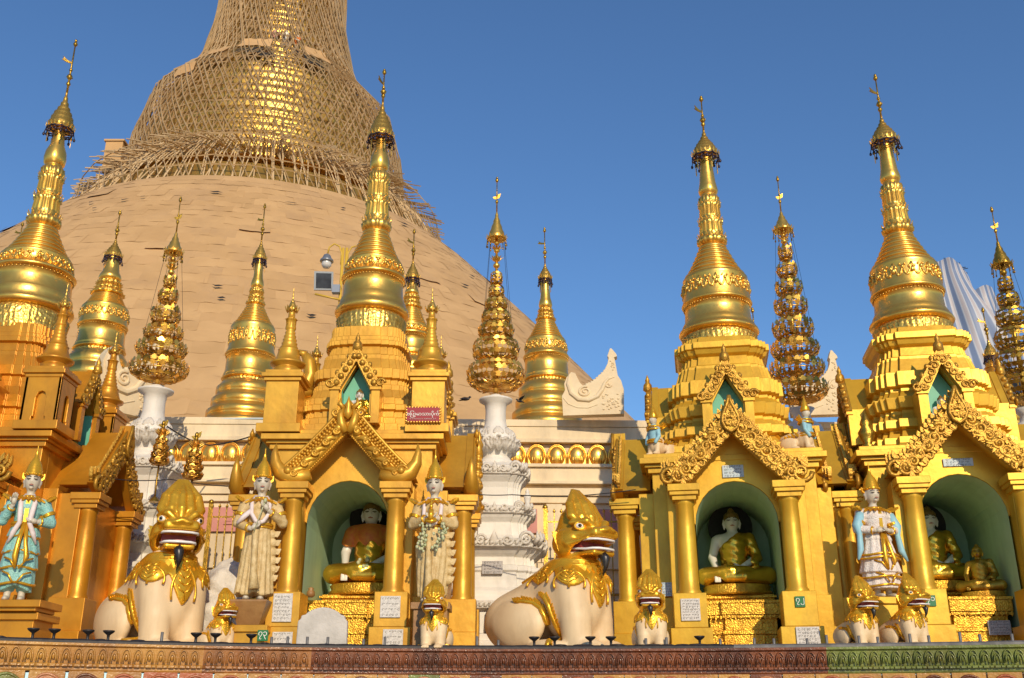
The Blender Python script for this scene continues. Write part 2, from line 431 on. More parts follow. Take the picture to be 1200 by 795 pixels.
lower = MB(); x = -11
while x < 11:
    p, t, nn = edge_frame(x + .17); rz = math.atan2(t.y, t.x)
    mi = rnd.choices([0, 3, 1, 2], [8, 1.2, .5, .6])[0] if x > -4 else 0
    lower.box(p + nn * .012 + Vector((0, 0, 1.90)), (.332, .07, .37), mi, rz=rz)
    lower.box(p - nn * .04 + Vector((0, 0, 1.04)), (.345, .1, 2.06), 0, rz=rz)
    arch = [(-.13, 1.72)] + [(.13 * math.cos(math.pi * (1 - i / 10)) * (1 + .10 * math.cos(5 * math.pi * i / 10)), 1.93 + .125 * math.sin(math.pi * i / 10)) for i in range(11)] + [(.13, 1.72)]
    m2 = rnd.choices([1, 4, 3, 2], [5, 3, 1.2, .8])[0]
    T = Matrix.Translation(p + nn * .045) @ Matrix.Rotation(rz, 4, 'Z')
    lower.prism(arch, -.03, .03, m2, T)
    lower.tube([(q[0] * .98, -.03, q[1]) for q in arch], .014, 5, m2, T)
    for k in range(5): lower.ball((rnd.uniform(-.06, .06), -.03, 1.9 + rnd.uniform(-.08, .09)), (.03, .02, .025), m2, T, 6, 4)
    x += .34
shift(lower).build('tile_panel', ['tile_ochre', 'tile_red', 'tile_green', 'tile_brown', 'tile_pink'], wall_t)
# the thin candle tray along the edge
for a, b, m_, lab in ((-11, 2.45, 'black', 'soot black candle tray'), (2.45, 11, 'grey', 'bare grey candle tray')):
    k = strip([(-.30, 2.362), (.06, 2.362), (.06, 2.385), (.045, 2.40), (-.30, 2.40)], a, b)
    if m_ == 'black':
        x = a
        while x < b:
            p, t, nn = edge_frame(x)
            k.ball(p + nn * rnd.uniform(-.12, .03) + Vector((0, 0, 2.40)), (rnd.uniform(.05, .16), .05, rnd.uniform(.008, .02)), seg=7, rings=4); x += rnd.uniform(.12, .5)
    shift(k).build('candle_tray', m_, wall_t, label=lab)

# ---- cream retaining wall of the terrace behind (slightly turned)
WY = 18.0
wallr = thing('terrace_wall', 'cream plaster terrace wall behind the shrines with a row of gold medallions', 'wall', (0, WY, 0), R(1.6))
zt = lambda py, Y=WY: at(600, py, Y).z
mb = MB()
WX0, WX1 = -11.5, 12.
def course(z0, z1, out, back=1.0, mi=0):
    mb.box(((WX0 + WX1) / 2, (back - out) / 2, (z0 + z1) / 2), (WX1 - WX0, back + out, z1 - z0), mi)
ztop = zt(492)
for p0, p1, o in ((492, 500, .02), (500.2, 514, .0), (514.2, 519, .05), (519.2, 545, -.10), (545.2, 549, .14), (549.2, 565, .08), (565.2, 569, .16), (569.2, 573, .02), (573.2, 582, .10), (582.2, 590, .05), (590.2, 661, -.02), (661.2, 668, .12), (668.2, 690, .05), (690.2, 697, .16), (697.2, 762, .10)):
    course(zt(p1), zt(p0), o)
mb.build('masonry', 'wall', wallr, bevel=.008)
pil = MB()
for i in range(15):
    pil.box((-10.6 + i * 1.62, -.03, (zt(592) + zt(660)) / 2), (.28, .16, zt(592) - zt(660)))
pil.build('pilaster', 'wall', wallr, bevel=.006)
pm = MB(); pm.box((0, 0, 0), (1.02, .05, .42)); pm.box((0, -.035, 0), (.18, .03, .18)); pm.box((0, -.045, 0), (.08, .03, .08))
pme = pm.mesh('pink_panel', 'pink')
for i in range(14): put('panel', pme, wallr, (-9.79 + i * 1.62, -.02, (zt(598) + zt(624)) / 2))
# gold medallions
md = MB(); hM = zt(521) - zt(545)
pts = [(-.165, 0)] + [(-.165 * math.cos(math.pi * k / 14), .46 * hM + .54 * hM * math.sin(math.pi * k / 14)) for k in range(15)] + [(.165, 0)]
md.prism(pts, -.06, .02); md.tube([(a, -.06, b) for a, b in pts], .018, 6)
md.lathe([(math.cos(k * math.pi / 16), math.sin(k * math.pi / 16)) for k in range(9)], 20, 0, Matrix.Translation((0, -.055, .44 * hM)) @ Matrix.Rotation(R(90), 4, 'X') @ Matrix.Diagonal((.148, .50 * hM, .085, 1)))
for q in (.34, .62): md.tube([(-.13 * q, -.125, .02)] + [(-.13 * q * math.cos(math.pi * k / 10), -.135 + .03 * q, .26 * hM + .46 * hM * q * math.sin(math.pi * k / 10)) for k in range(11)] + [(.13 * q, -.125, .02)], .013, 5)
mdm = md.mesh('medallion', 'gold_leaf')
for i in range(58): put('medallion', mdm, wallr, (-10.9 + i * .366, .09, zt(544.8)))
# terrace floor behind the wall
mb = MB(); mb.box((0, 42, ztop - .35), (120, 46.4, .5))
tag(mb.build('terrace', 'wall'), None, None, None, 'structure')

# ---- the great stupa: mats, gold band, bell
SX, SY = -16.19, 60.0
great = thing('great_stupa', 'huge bell-shaped stupa in the background, tarped in tan woven mats and ringed by bamboo', 'stupa', (SX, SY, 0))
mp = [(34.5, 5.5), (24.4, 16), (19.1, 22), (14.4, 27), (12.6, 28.6)]
def mr(z): return float(np.interp(z, [p[1] for p in mp], [p[0] for p in mp]))
core = MB()
zz_ = [5.5 + i * (28.55 - 5.5) / 60 for i in range(61)]
core.lathe([(mr(z) - .12, z) for z in zz_] + [(9.4, 28.58)], 128)
core.build('base_cone', 'mats', great)
mt = MB(); z = 6.0
while z < 28.3:
    hz = rnd.uniform(.48, .70); r = mr(z + hz / 2); nn_ = int(2 * math.pi * r / 1.25); off = rnd.random()
    for k in range(nn_):
        a0 = 2 * math.pi * (k + off) / nn_; a1 = a0 + 2 * math.pi / nn_ * rnd.uniform(1.0, 1.14)
        if math.sin((a0 + a1) / 2) > .35: continue
        sub = 5; vs = []; lift = abs(rnd.gauss(0, .010)) + .010 + (.10 if rnd.random() < .016 else 0); ph = rnd.random() * 6; sag = rnd.uniform(.0, .07)
        for jj, (zf, lf) in enumerate(((-.10, lift), (.5, lift * .6 + .012), (1.05, .006))):
            for i in range(sub + 1):
                a = a0 + (a1 - a0) * i / sub; zq = z + hz * zf + (rnd.uniform(-.05, .03) if jj == 0 else 0) - sag * math.sin(math.pi * i / sub) * (1 - jj / 2)
                zq = max(5.6, zq)
                rr = mr(min(zq, 28.7)) + lf + .012 * math.sin(ph + i * 1.3)
                vs.append((rr * math.cos(a), rr * math.sin(a), zq))
        fs = [(j * (sub + 1) + i, j * (sub + 1) + i + 1, (j + 1) * (sub + 1) + i + 1, (j + 1) * (sub + 1) + i) for j in range(2) for i in range(sub)]
        mt.add(vs, fs, rnd.choices([0, 1, 2], [6, 3, 1.2])[0], True)
    z += hz
for k in range(60):      # torn places and gaps between mats
    z = rnd.uniform(12, 28.); a = rnd.uniform(-math.pi * .98, -.05); r = mr(z) + .19
    wd = rnd.uniform(.10, .34) / r; hh = rnd.uniform(.03, .11)
    vs = [((mr(q) + .2) * math.cos(b), (mr(q) + .2) * math.sin(b), q) for b, q in ((a - wd, z + rnd.uniform(-.1, .1)), (a - wd * .3, z - hh), (a + wd * .4, z - hh * .6), (a + wd, z + rnd.uniform(-.1, .1)), (a + wd * .2, z + hh * .8), (a - wd * .4, z + hh * .3))]
    mt.add(vs, [tuple(range(6))], 3)
mt.build('woven_mats', ['mats', 'mats2', 'mats3', 'dark'], great)
gb = MB(); gb.lathe([(12.35, 28.6), (11.8, 28.7), (11.85, 29.0), (11.5, 29.1), (11.35, 29.25), (11.3, 30.1), (11.1, 30.25), (10.6, 30.4), (10.2, 30.7), (9.4, 31.0), (8.7, 31.4)], 128)
gb.build('gold_band', 'bell_gold', great)
bp_ = [(9.85, 31.5), (8.6, 31.6), (8.3, 33.2), (8.2, 34.5), (8.05, 36), (7.6, 37.5), (7.35, 38.6), (6.9, 39.3), (6.0, 40.3), (5.2, 41.5), (4.7, 43), (4.35, 45), (4.0, 47), (3.6, 49), (3.4, 52), (3.35, 57), (3.2, 62)]
def br(z): return float(np.interp(z, [p[1] for p in bp_], [p[0] for p in bp_]))
pr = [(9.85, 31.5), (8.6, 31.6)]; z = 31.7
while z < 62:
    r = br(z); pr += [(r, z), (r + .05, z + .12), (r + .05, z + .42), (r - .05, z + .5)]; z += .6
bl = MB(); bl.lathe(pr, 96); bl.build('bell', 'bell_gold', great)

# ---- bamboo scaffold round the bell
sc_t = thing('bamboo_scaffold', 'dense bamboo lattice scaffold wrapped around the bell of the great stupa', 'scaffold', (SX, SY, 28.6))
sp = [(8.95, 30.4), (8.75, 33), (8.72, 35), (8.69, 36), (8.25, 37.5), (7.8, 39.4), (6.6, 40.8), (5.6, 42), (5.0, 43.5), (4.69, 45), (4.25, 47.6), (4.15, 52), (4.1, 60)]
def sr(z): return float(np.interp(z, [p[1] for p in sp], [p[0] for p in sp]))
sc = MB(); ZB, ZT = 31.2, 58.
zs = [31.2, 33, 35, 36.5, 38, 39.4, 40.8, 42, 43.5, 45, 47, 50, 54, 58]
NM = 118
for fam in range(3):
    for k in range(NM if fam else 96):
        a0 = 2 * math.pi * (k + rnd.uniform(-.12, .12)) / (NM if fam else 96)
        if math.sin(a0) > .75: continue
        tw = 0 if fam == 0 else (1 if fam == 1 else -1) * rnd.uniform(.056, .060)
        pts = []; 
        for z in zs:
            a = a0 + tw * (z - ZB) + rnd.gauss(0, .003)
            r = sr(z) + rnd.uniform(-.03, .05) + (.1 * fam)
            pts.append((r * math.cos(a), r * math.sin(a), z - 28.6 + rnd.uniform(-.1, .1)))
        sc.tube(pts, rnd.uniform(.034, .05), 3, sm=False, cap=False)
z = 31.6
while z < 58:
    r = sr(z); kseg = 60; j = rnd.random()
    for q in range(10):
        aa = [2 * math.pi * (q / 10 + i / 60) + j for i in range(8)]
        sc.tube([((r + rnd.uniform(-.02, .1)) * math.cos(a), (r + .03) * math.sin(a), z - 28.6 + rnd.uniform(-.1, .1)) for a in aa], .034, 3, sm=False, cap=False)
    z += rnd.uniform(.5, .8)
sc.build('lattice', 'bamboo', sc_t)['kind'] = 'stuff'
fr = MB()
for k in range(560):       # the flaring skirt of loose poles at the foot
    a = rnd.random() * 2 * math.pi
    if math.sin(a) > .8: continue
    da = rnd.gauss(0, .010); r0 = rnd.uniform(8.0, 8.9); r1 = rnd.uniform(11.1, 11.8); z0 = rnd.uniform(31.8, 33.8); z1 = 31.9 + (z0 - 32.8) * .45 - rnd.uniform(.0, .45)
    fr.tube([(r0 * math.cos(a), r0 * math.sin(a), z0 - 28.6), (r1 * math.cos(a + da), r1 * math.sin(a + da), z1 - 28.6)], rnd.uniform(.03, .05), 3, sm=False)
for k in range(250):
    a = 2 * math.pi * k / 250 + rnd.gauss(0, .008)
    if math.sin(a) > .8: continue
    r0 = 8.9 + rnd.uniform(-.1, .3); r1 = 11.95 + rnd.uniform(-.1, .25); b_ = a + rnd.gauss(0, .02)
    fr.tube([(r0 * math.cos(a), r0 * math.sin(a), 33.2 - 28.6), (10.9 * math.cos(a), 10.9 * math.sin(a), 30.9 - 28.6), (r1 * math.cos(b_), r1 * math.sin(b_), 28.75 - 28.6)], .036, 3, sm=False)
    if k % 2: fr.tube([(r1 * math.cos(a + .04), r1 * math.sin(a + .04), .2), (11.6 * math.cos(a - .03), 11.6 * math.sin(a - .03), 2.1)], .03, 3, sm=False)
for zr, rr_ in ((29.7, 11.75), (30.5, 11.35), (32.2, 10.2), (31.9, 11.3), (33.0, 9.6)):
    for q in range(12):
        aa = [2 * math.pi * (q / 12 + i / 72) for i in range(8)]
        fr.tube([(rr_ * math.cos(a), rr_ * math.sin(a), zr - 28.6 + rnd.uniform(-.06, .06)) for a in aa], .04, 3, sm=False)
fr.build('pole_skirt', 'bamboo', sc_t)['kind'] = 'stuff'
def patch(a0, a1, z0, z1, m_, off=.22, name='mat_patch', label=None):
    p_ = MB(); na, nz = 8, 4; vs = []
    for j in range(nz + 1):
        for i in range(na + 1):
            a = a0 + (a1 - a0) * i / na; z = z0 + (z1 - z0) * j / nz + rnd.uniform(-.08, .08); r = sr(z) + off + rnd.uniform(-.03, .05)
            vs.append((r * math.cos(a), r * math.sin(a), z - 28.6))
    p_.add(vs, [(j * (na + 1) + i, j * (na + 1) + i + 1, (j + 1) * (na + 1) + i + 1, (j + 1) * (na + 1) + i) for j in range(nz) for i in range(na)], 0, True)
    p_.build(name, m_, sc_t, label=label)
FA = math.atan2(-SY, -SX)          # the direction that faces the camera
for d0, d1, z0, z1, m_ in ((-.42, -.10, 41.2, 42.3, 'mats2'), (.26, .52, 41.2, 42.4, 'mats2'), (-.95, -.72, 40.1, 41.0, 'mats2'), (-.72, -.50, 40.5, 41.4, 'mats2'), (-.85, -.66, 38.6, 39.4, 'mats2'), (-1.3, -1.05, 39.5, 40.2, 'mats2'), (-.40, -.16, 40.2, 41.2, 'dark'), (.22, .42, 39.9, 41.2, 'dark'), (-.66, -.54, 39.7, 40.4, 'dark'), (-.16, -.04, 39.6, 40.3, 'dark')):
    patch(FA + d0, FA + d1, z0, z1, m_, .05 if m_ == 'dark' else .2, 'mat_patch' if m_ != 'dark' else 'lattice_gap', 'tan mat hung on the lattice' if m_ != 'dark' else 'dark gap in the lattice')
bx_ = MB(); bx_.box((0, 0, 0), (1.1, 1.0, 2.2)); bx_.box((0, 0, 1.15), (1.3, 1.2, .12))
pb = at(135, 188, 57.5); 
tag(bx_.build('lookout_hut', 'mats2', None, pb), 'small tan mat box perched left of the scaffold foot', 'hut')
for i, (px, py, s_) in enumerate(((107, 240, 1.15), (128, 222, 1.35))):
    k = MB(); k.box((0, 0, 0), (s_, .5, s_ * .8)); k.box((-s_ / 2, -.3, 0), (.1, .1, s_), 1); k.box((s_ / 2, -.3, 0), (.1, .1, s_), 1); k.box((0, -.3, s_ * .45), (s_ * 1.15, .12, .1), 1)
    k.tube([(-s_ / 2, -.33, -s_ * .4), (s_ / 3, -.33, s_ * .4)], .05, 4, 1); k.tube([(0, -.33, -s_ * .4), (.1, -.33, s_ * .4)], .05, 4, 1)
    o = k.build('vent_opening', ['dark', 'bamboo'], None, at(px, py, 52.7), R(25))
    tag(o, ['lower dark framed opening in the mats left of the scaffold', 'upper dark framed opening in the mats left of the scaffold'][i], 'opening')

# ================================================================== SHRINES
def redent(h, steps=((1, .42), (.91, .62)), corner=.82):
    """square plan with stepped corners, half size h (list of x, y)"""
    o = []
    prev = None
    for i, (d, wdt) in enumerate(steps):
        o.append((d, wdt)); nd = steps[i + 1][0] if i + 1 < len(steps) else corner
        o.append((nd, wdt))
    o.append((corner, corner))
    half = o + [(b, a) for a, b in o[-2::-1]]
    pts = []
    for q in range(4):
        for a, b in half:
            for _ in range(q): a, b = -b, a
            pts.append((a * h, b * h))
    return pts
PLAN_B = dict(steps=((1, .60), (.92, .77)), corner=.85)
PLAN_A = dict(steps=((1, .40), (.965, .58), (.925, .72), (.885, .80)), corner=.85)
def tiers(mb, prof, plan, mi=0):
    mb.loft([[(x, y, z) for x, y in redent(h, **plan)] for h, z in prof], mi)

def spire_parts(root, K, rs=1., seg=48, gold='gold_leaf', ornate='gold_ornate'):
    """bell, rings, lotus tube, bulb, umbrella and vane; K = the measured heights"""
    b = MB(); f0, f1, b1, d1, r1, l1, u1, n1 = K['flare0'], K['flare1'], K['bell1'], K['band1'], K['ring1'], K['lotus1'], K['bulb1'], K['neck1']
    rf, rb, rd, rl, rn = [x * rs for x in K['r']]
    # lotus ring and flare
    def petals(nn, a): return lambda an, z, i: a * abs(math.sin(nn * an / 2)) if i in (1, 2) else 0
    h = f0 - K['base']
    b.lathe([(rf * .88, K['base']), (rf * .84, K['base'] + .05 * h), (rf * .92, K['base'] + .75 * h), (rf * .88, f0)], 120, 1, mod=petals(44, .035))
    b.lathe([(rf * .88, f0), (rf * 1.0, f0 + .015), (rf * 1.035, f0 + (f1 - f0) * .22), (rf * 1.01, f0 + (f1 - f0) * .40), (rf * .94, f0 + (f1 - f0) * .50), (rb * 1.04 + (rf - rb) * .35, f0 + (f1 - f0) * .72), (rb * 1.04, f1)], seg, 0)
    hb = b1 - f1
    b.lathe([(rb * 1.04, f1), (rb, f1 + .12 * hb), (rb * .985, f1 + .5 * hb), (rb * .975, b1 - .05 * hb), (rb * 1.04, b1 - .02), (rb * 1.07, b1), (rb * 1.04, b1 + .03)], seg, 0)
    for i in range(60):
        a = 2 * math.pi * i / 60; b.ball((rb * 1.0 * math.cos(a), rb * 1.0 * math.sin(a), b1 - .055), .014, 1, None, 5, 3)
    hd = d1 - b1
    b.lathe([(rb * 1.04, b1 + .03), (rd * 1.05, b1 + .2 * hd), (rd * 1.03, b1 + .45 * hd), (rd * 1.0, d1 - .12 * hd), (rd * 1.02, d1 - .06 * hd), (rd * .97, d1)], seg, 0)
    # festoon relief on the band
    for i in range(12):
        a = 2 * math.pi * i / 12
        for s_ in (-1, 1):
            pts = []
            for k in range(9):
                t = k / 8; aa = a + s_ * t * math.pi / 12; zz2 = b1 + hd * (.78 - .45 * math.sin(math.pi * t * .9)); rr = rd * 1.035
                pts.append((rr * math.cos(aa), rr * math.sin(aa), zz2))
            b.tube(pts, .016, 5, 1)
        rr = rd * 1.04
        for da, zz2, s_ in ((0, .5, .035), (.07, .62, .022), (-.07, .62, .022), (.12, .36, .02), (-.12, .36, .02), (.26, .62, .028), (.19, .72, .016), (.33, .72, .016)):
            b.ball((rr * math.cos(a + da), rr * math.sin(a + da), b1 + hd * zz2), (s_, s_, s_ * 1.3), 1, None, 6, 4)
    # tapering rings
    n = 7; prof = []; z = d1; hr = r1 - d1
    for i in range(n):
        t0, t1 = i / n, (i + 1) / n
        ra = rd * .95 + (rl * 1.12 - rd * .95) * (t0 ** .82); rb2 = rd * .95 + (rl * 1.12 - rd * .95) * (t1 ** .82)
        za, zb = d1 + hr * t0, d1 + hr * t1; hz = zb - za
        prof += [(ra * .95, za), (ra * 1.0, za + .15 * hz), (ra * 1.0, za + .42 * hz), ((ra + rb2) / 2 * .95, za + .66 * hz), (rb2 * .94, zb - .02 * hz)]
    b.lathe(prof, seg, 0)
    # lotus tube: downward petals, beads, upward petals
    hl = l1 - r1
    def pm_(an, z, i): return rl * .16 * abs(math.sin(8 * an)) if i in LI else 0
    prof = []; LI = set()
    for t, r, fl in ((0, 1.05, 0), (.03, 1.22, 1), (.10, 1.28, 1), (.16, 1.02, 0), (.19, 1.12, 0), (.22, 1.0, 0), (.24, .98, 1), (.40, .88, 1), (.43, 1.05, 1), (.46, .86, 0), (.49, .97, 0), (.52, .97, 0), (.55, .84, 0), (.57, .86, 1), (.74, .80, 1), (.77, .98, 1), (.80, .82, 0), (.84, .80, 1), (.93, .84, 1), (.96, .72, 0), (1, .70, 0)):
        if fl: LI.add(len(prof))
        prof.append((rl * r, r1 + hl * t))
    b.lathe(prof, 64, 0, mod=pm_)
    for zt_, q in ((.13, 1.2), (.45, 1.02), (.78, .92)):
        for i in range(16):
            a = 2 * math.pi * i / 16
            b.leaf((rl * q * math.cos(a), rl * q * math.sin(a), r1 + hl * (zt_ - .02)), (.35 * math.cos(a), .35 * math.sin(a), .9), (math.cos(a), math.sin(a), 0), hl * .10, rl * .26, 1, .01)
    # bulb and neck
    hn = n1 - l1
    bu = (u1 - l1) / hn
    b.lathe([(rl * .70, l1), (rl * .86, l1 + .04 * hn), (rl * .92, l1 + bu * .45 * hn), (rl * .84, l1 + bu * .9 * hn), (rn * 1.25, l1 + bu * 1.35 * hn), (rn * 1.05, l1 + (bu + 1) / 2 * hn), (rn * .85, n1)], 32, 0)
    b.build('spire', [gold, ornate], root)
    # umbrella
    u0, ut, top = K['umb0'], K['umb1'], K['tip']; ru = K['ru']
    m_ = MB(); prof = [(ru * .80, u0 - .015), (ru, u0)]; hu = ut - u0
    uc = [(0, 1.), (.12, .95), (.24, .84), (.36, .68), (.48, .48), (.60, .30), (.74, .17), (.88, .09), (1., .05)]
    for (t0, q0), (t1, q1) in zip(uc, uc[1:]):
        za, zb = u0 + hu * t0, u0 + hu * t1; prof += [(ru * q0, za + .06 * (zb - za)), (ru * q0 * .99, za + .4 * (zb - za)), (ru * (q0 * .25 + q1 * .75) * .96, za + .62 * (zb - za)), (ru * q1 * 1.02, zb)]
    m_.lathe(prof, 40, 0, mod=lambda an, z, i: -.012 * abs(math.sin(10 * an)) if i > 1 else 0)
    for i in range(20):
        a = 2 * math.pi * i / 20; m_.leaf((ru * math.cos(a), ru * math.sin(a), u0 - .005), (math.cos(a) * .3, math.sin(a) * .3, 1), (math.cos(a), math.sin(a), 0), .075, .03, 1)
        m_.leaf((ru * .72 * math.cos(a), ru * .72 * math.sin(a), u0 + (ut - u0) * .18), (math.cos(a) * .2, math.sin(a) * .2, 1), (math.cos(a), math.sin(a), 0), .06, .025, 1)
    m_.build('umbrella', [gold, ornate], root)
    bb = MB()
    for rr, zz2 in ((ru * 1.02, u0 - .03), (ru * .92, u0 - .075)):
        bb.tube([(rr * math.cos(2 * math.pi * i / 24), rr * math.sin(2 * math.pi * i / 24), zz2 + .02 * math.sin(i * 2.6)) for i in range(25)], .012, 4)
    for i in range(16):
        a = 2 * math.pi * i / 16 + .1; dz = .07 + .05 * (i % 2); o = 1.0 + .12 * (i % 2)
        bb.tube([(ru * math.cos(a), ru * math.sin(a), u0 - .02), (ru * o * math.cos(a), ru * o * math.sin(a), u0 - dz)], .008, 4)
        bb.ball((ru * o * math.cos(a), ru * o * math.sin(a), u0 - dz - .02), (.022, .022, .03), 0, None, 5, 4)
    for i in range(7):
        a = 2 * math.pi * i / 7; bb.tube([(0, 0, u0 - .06), (ru * .95 * math.cos(a), ru * .95 * math.sin(a), u0 - .03)], .012, 4)
    bb.build('hanging_bells', 'navy', root)
    v = MB(); v.tube([(0, 0, ut - .05), (0, 0, top)], [.018, .010], 6)
    for t, s_ in ((.12, .035), (.26, .045), (.4, .028), (.93, .036), (1.0, .024)): v.ball((0, 0, ut + (top - ut) * t), (s_, s_, s_ * 1.2), 0, None, 8, 5)
    zf = ut + (top - ut) * .58
    v.prism([(-.01, zf - .02), (-.08, zf - .005), (-.15, zf + .045), (-.13, zf + .012), (-.16, zf - .02), (-.09, zf - .045), (-.01, zf - .05)], -.008, .008)
    for i in range(6):
        a = i * math.pi / 3; zz2 = ut + (top - ut) * .22; v.tube([(0, 0, zz2), (.05 * math.cos(a), .05 * math.sin(a), zz2 + .03)], .008, 4)
    v.build('vane', 'gold_dark', root, rz=R(rnd.uniform(-70, 70)))
    for a in (2.6, 3.9, 5.2, .4):
        t_ = MB()
        for k in range(4): t_.leaf((ru * .9 * math.cos(a), ru * .9 * math.sin(a), u0 - .10 - k * .045), (0, 0, -1), (math.cos(a), math.sin(a), 0), .06, .03, 0, .008)
        t_.build('tassel', gold, root)

def flame_edge(mb, pts, y, L, Wd, mi):
    for i in range(len(pts) - 1):
        a, b = Vector((pts[i][0], 0, pts[i][1])), Vector((pts[i + 1][0], 0, pts[i + 1][1])); t = (b - a).normalized(); nn = Vector((-t.z, 0, t.x))
        if nn.z < 0: nn = -nn
        p = (a + b) / 2; mb.leaf((p.x, y, p.z), nn * .8 + t * .45, (0, -1, 0), L, Wd, mi, .03)

def make_pediment(style, hw=.84, ap=1.0, dep=.42):
    """gable of a portal; origin at the capital tops in the middle, front towards -y"""
    m_ = MB(); n = 12
    def outer(t): return (-hw - .04 + (hw + .04) * t, ap * (t ** 1.06) + .06 + (.06 * (1 - t) ** 3))
    def inner(t): return (-hw + .22 + (hw - .22) * t, (ap - .34) * (t ** 1.06))
    for s_ in (-1, 1):
        po = [outer(i / n) for i in range(n + 1)]; pi_ = [inner(i / n) for i in range(n + 1)]
        poly = [(-s_ * x if s_ > 0 else x, z) for x, z in po] + [((-s_ * x if s_ > 0 else x), z) for x, z in pi_[::-1]]
        poly = [(x, max(z, 0.0)) for x, z in poly]
        m_.prism(poly, -.06, .05, 0)
        # roof slab behind
        rp = [(-s_ * x if s_ > 0 else x, z - .03) for x, z in po] + [((-s_ * x if s_ > 0 else x), z + .10) for x, z in pi_[::-1]]
        rp = [(x, max(z, .03)) for x, z in rp]
        m_.prism(rp, .052, dep, 1)
        mid = lambda t: ((outer(t)[0] + inner(t)[0]) / 2 * (-s_ if s_ > 0 else 1), (outer(t)[1] + max(inner(t)[1], 0)) / 2)
        if style == 'scroll':
            m_.tube([((-s_ * x if s_ > 0 else x) * .985, -.06, max(z, .0) - .012) for x, z in po], .020, 6, 2)
            m_.tube([((-s_ * x if s_ > 0 else x), -.06, max(z, .0) + .012) for x, z in pi_], .020, 6, 2)
            K_ = 8
            for i in range(K_):
                t = (i + .6) / (K_ + .2); c = mid(t); hand = s_ * (1 if i % 2 else -1)
                m_.spiral(c, .088, .012, 1.7, rnd.random() * 6, -.085, .032, 2, hand=hand); m_.ball((c[0], -.10, c[1]), .026, 2, None, 6, 4)
                for ff in (.12, .86):
                    tt_ = (i + 1.1) / (K_ + .2)
                    if tt_ > .97: continue
                    o_, i_ = outer(tt_), inner(tt_); c2 = ((o_[0] * ff + i_[0] * (1 - ff)) * (-s_ if s_ > 0 else 1), o_[1] * ff + max(i_[1], 0) * (1 - ff))
                    m_.spiral(c2, .046, .01, 1.3, rnd.random() * 6, -.085, .022, 2, hand=-hand); m_.ball((c2[0], -.09, c2[1]), .018, 2, None, 5, 4)
                for q in range(11):
                    a = rnd.random() * 6.28; rr = rnd.uniform(.10, .14)
                    m_.leaf((c[0] + rr * .55 * math.cos(a), -.078 - .02 * rnd.random(), c[1] + rr * .55 * math.sin(a)), (math.cos(a), 0, math.sin(a)), (0, -1, .2), .085, .042, 2, .03)
            flame_edge(m_, [(-s_ * x if s_ > 0 else x, z) for x, z in [outer(i / 18) for i in range(19)]], 0, .085, .06, 2)
            # the foot curl
            c = (s_ * (hw - .02), .10); m_.spiral(c, .13, .02, 1.4, 0, -.08, .036, 2, hand=-s_)
            for q in range(3): m_.leaf((s_ * (hw + .03 - .03 * q), -.03 * q, .16 + .04 * q), (s_ * .25, 0, 1), (0, -1, 0), .17 - .03 * q, .06, 2, .05)
        else:
            # smooth moulding with curls, a channel of buds, a bead row
            lo = lambda t, f: tuple((inner(t)[q] if q == 0 else max(inner(t)[1], 0)) * (1 - f) + outer(t)[q] * f for q in (0, 1))
            fx = lambda q: (-s_ * q[0] if s_ > 0 else q[0], q[1])
            m_.tube([(*fx(lo(i / 20, .22))[:1], -.065, fx(lo(i / 20, .22))[1]) for i in range(21)], [.070 - .0012 * i for i in range(21)], 8, 2)
            m_.tube([(*fx(lo(i / 20, .50))[:1], -.075, fx(lo(i / 20, .50))[1]) for i in range(21)], .022, 6, 2)
            m_.tube([(*fx(lo(i / 20, .99))[:1], -.065, fx(lo(i / 20, .99))[1]) for i in range(21)], .024, 6, 2)
            for i in range(5):
                t = (i + .55) / 5.6; c = fx(lo(t, .34)); m_.ball((c[0], -.115, c[1]), (.058, .05, .058), 2, None, 9, 6)
                m_.tube([(fx(lo(t + dt, ff))[0], -.115, fx(lo(t + dt, ff))[1]) for dt, ff in ((.0, .36), (.05, .40), (.10, .28), (.15, .12))], [.055, .05, .036, .016], 7, 2)
                m_.spiral(c, .05, .012, 1.1, 0, -.155, .016, 2, hand=s_)
            for i in range(24):
                for ff in (.62, .75, .88):
                    c = fx(lo((i + .4 + .3 * (ff == .75)) / 24.6, ff)); k_ = rnd.uniform(.020, .030); m_.ball((c[0], -.075, c[1]), (k_, .035, k_), 2, None, 6, 4)
            m_.tube([((-s_ * x if s_ > 0 else x), -.06, max(z, .0) + .012) for x, z in pi_], .018, 6, 2)
            for i in range(30):
                q = inner(i / 30); m_.ball((-s_ * q[0] if s_ > 0 else q[0], -.07, max(q[1], 0) - .004), .016, 2, None, 5, 4)
            # horn
            hp = [(s_ * x, -.05, z) for x, z in ((hw - .40, .10), (hw - .28, .07), (hw - .14, .07), (hw - .02, .13), (hw + .05, .25), (hw + .07, .38), (hw + .06, .50))]
            m_.tube(hp, [.075, .095, .115, .105, .075, .045, .006], 10, 2)
            m_.ball((s_ * (hw - .13), -.14, .13), (.055, .05, .055), 2, None, 9, 6); m_.spiral((s_ * (hw - .13), .13), .085, .02, 1.2, 0, -.13, .022, 2, hand=s_)
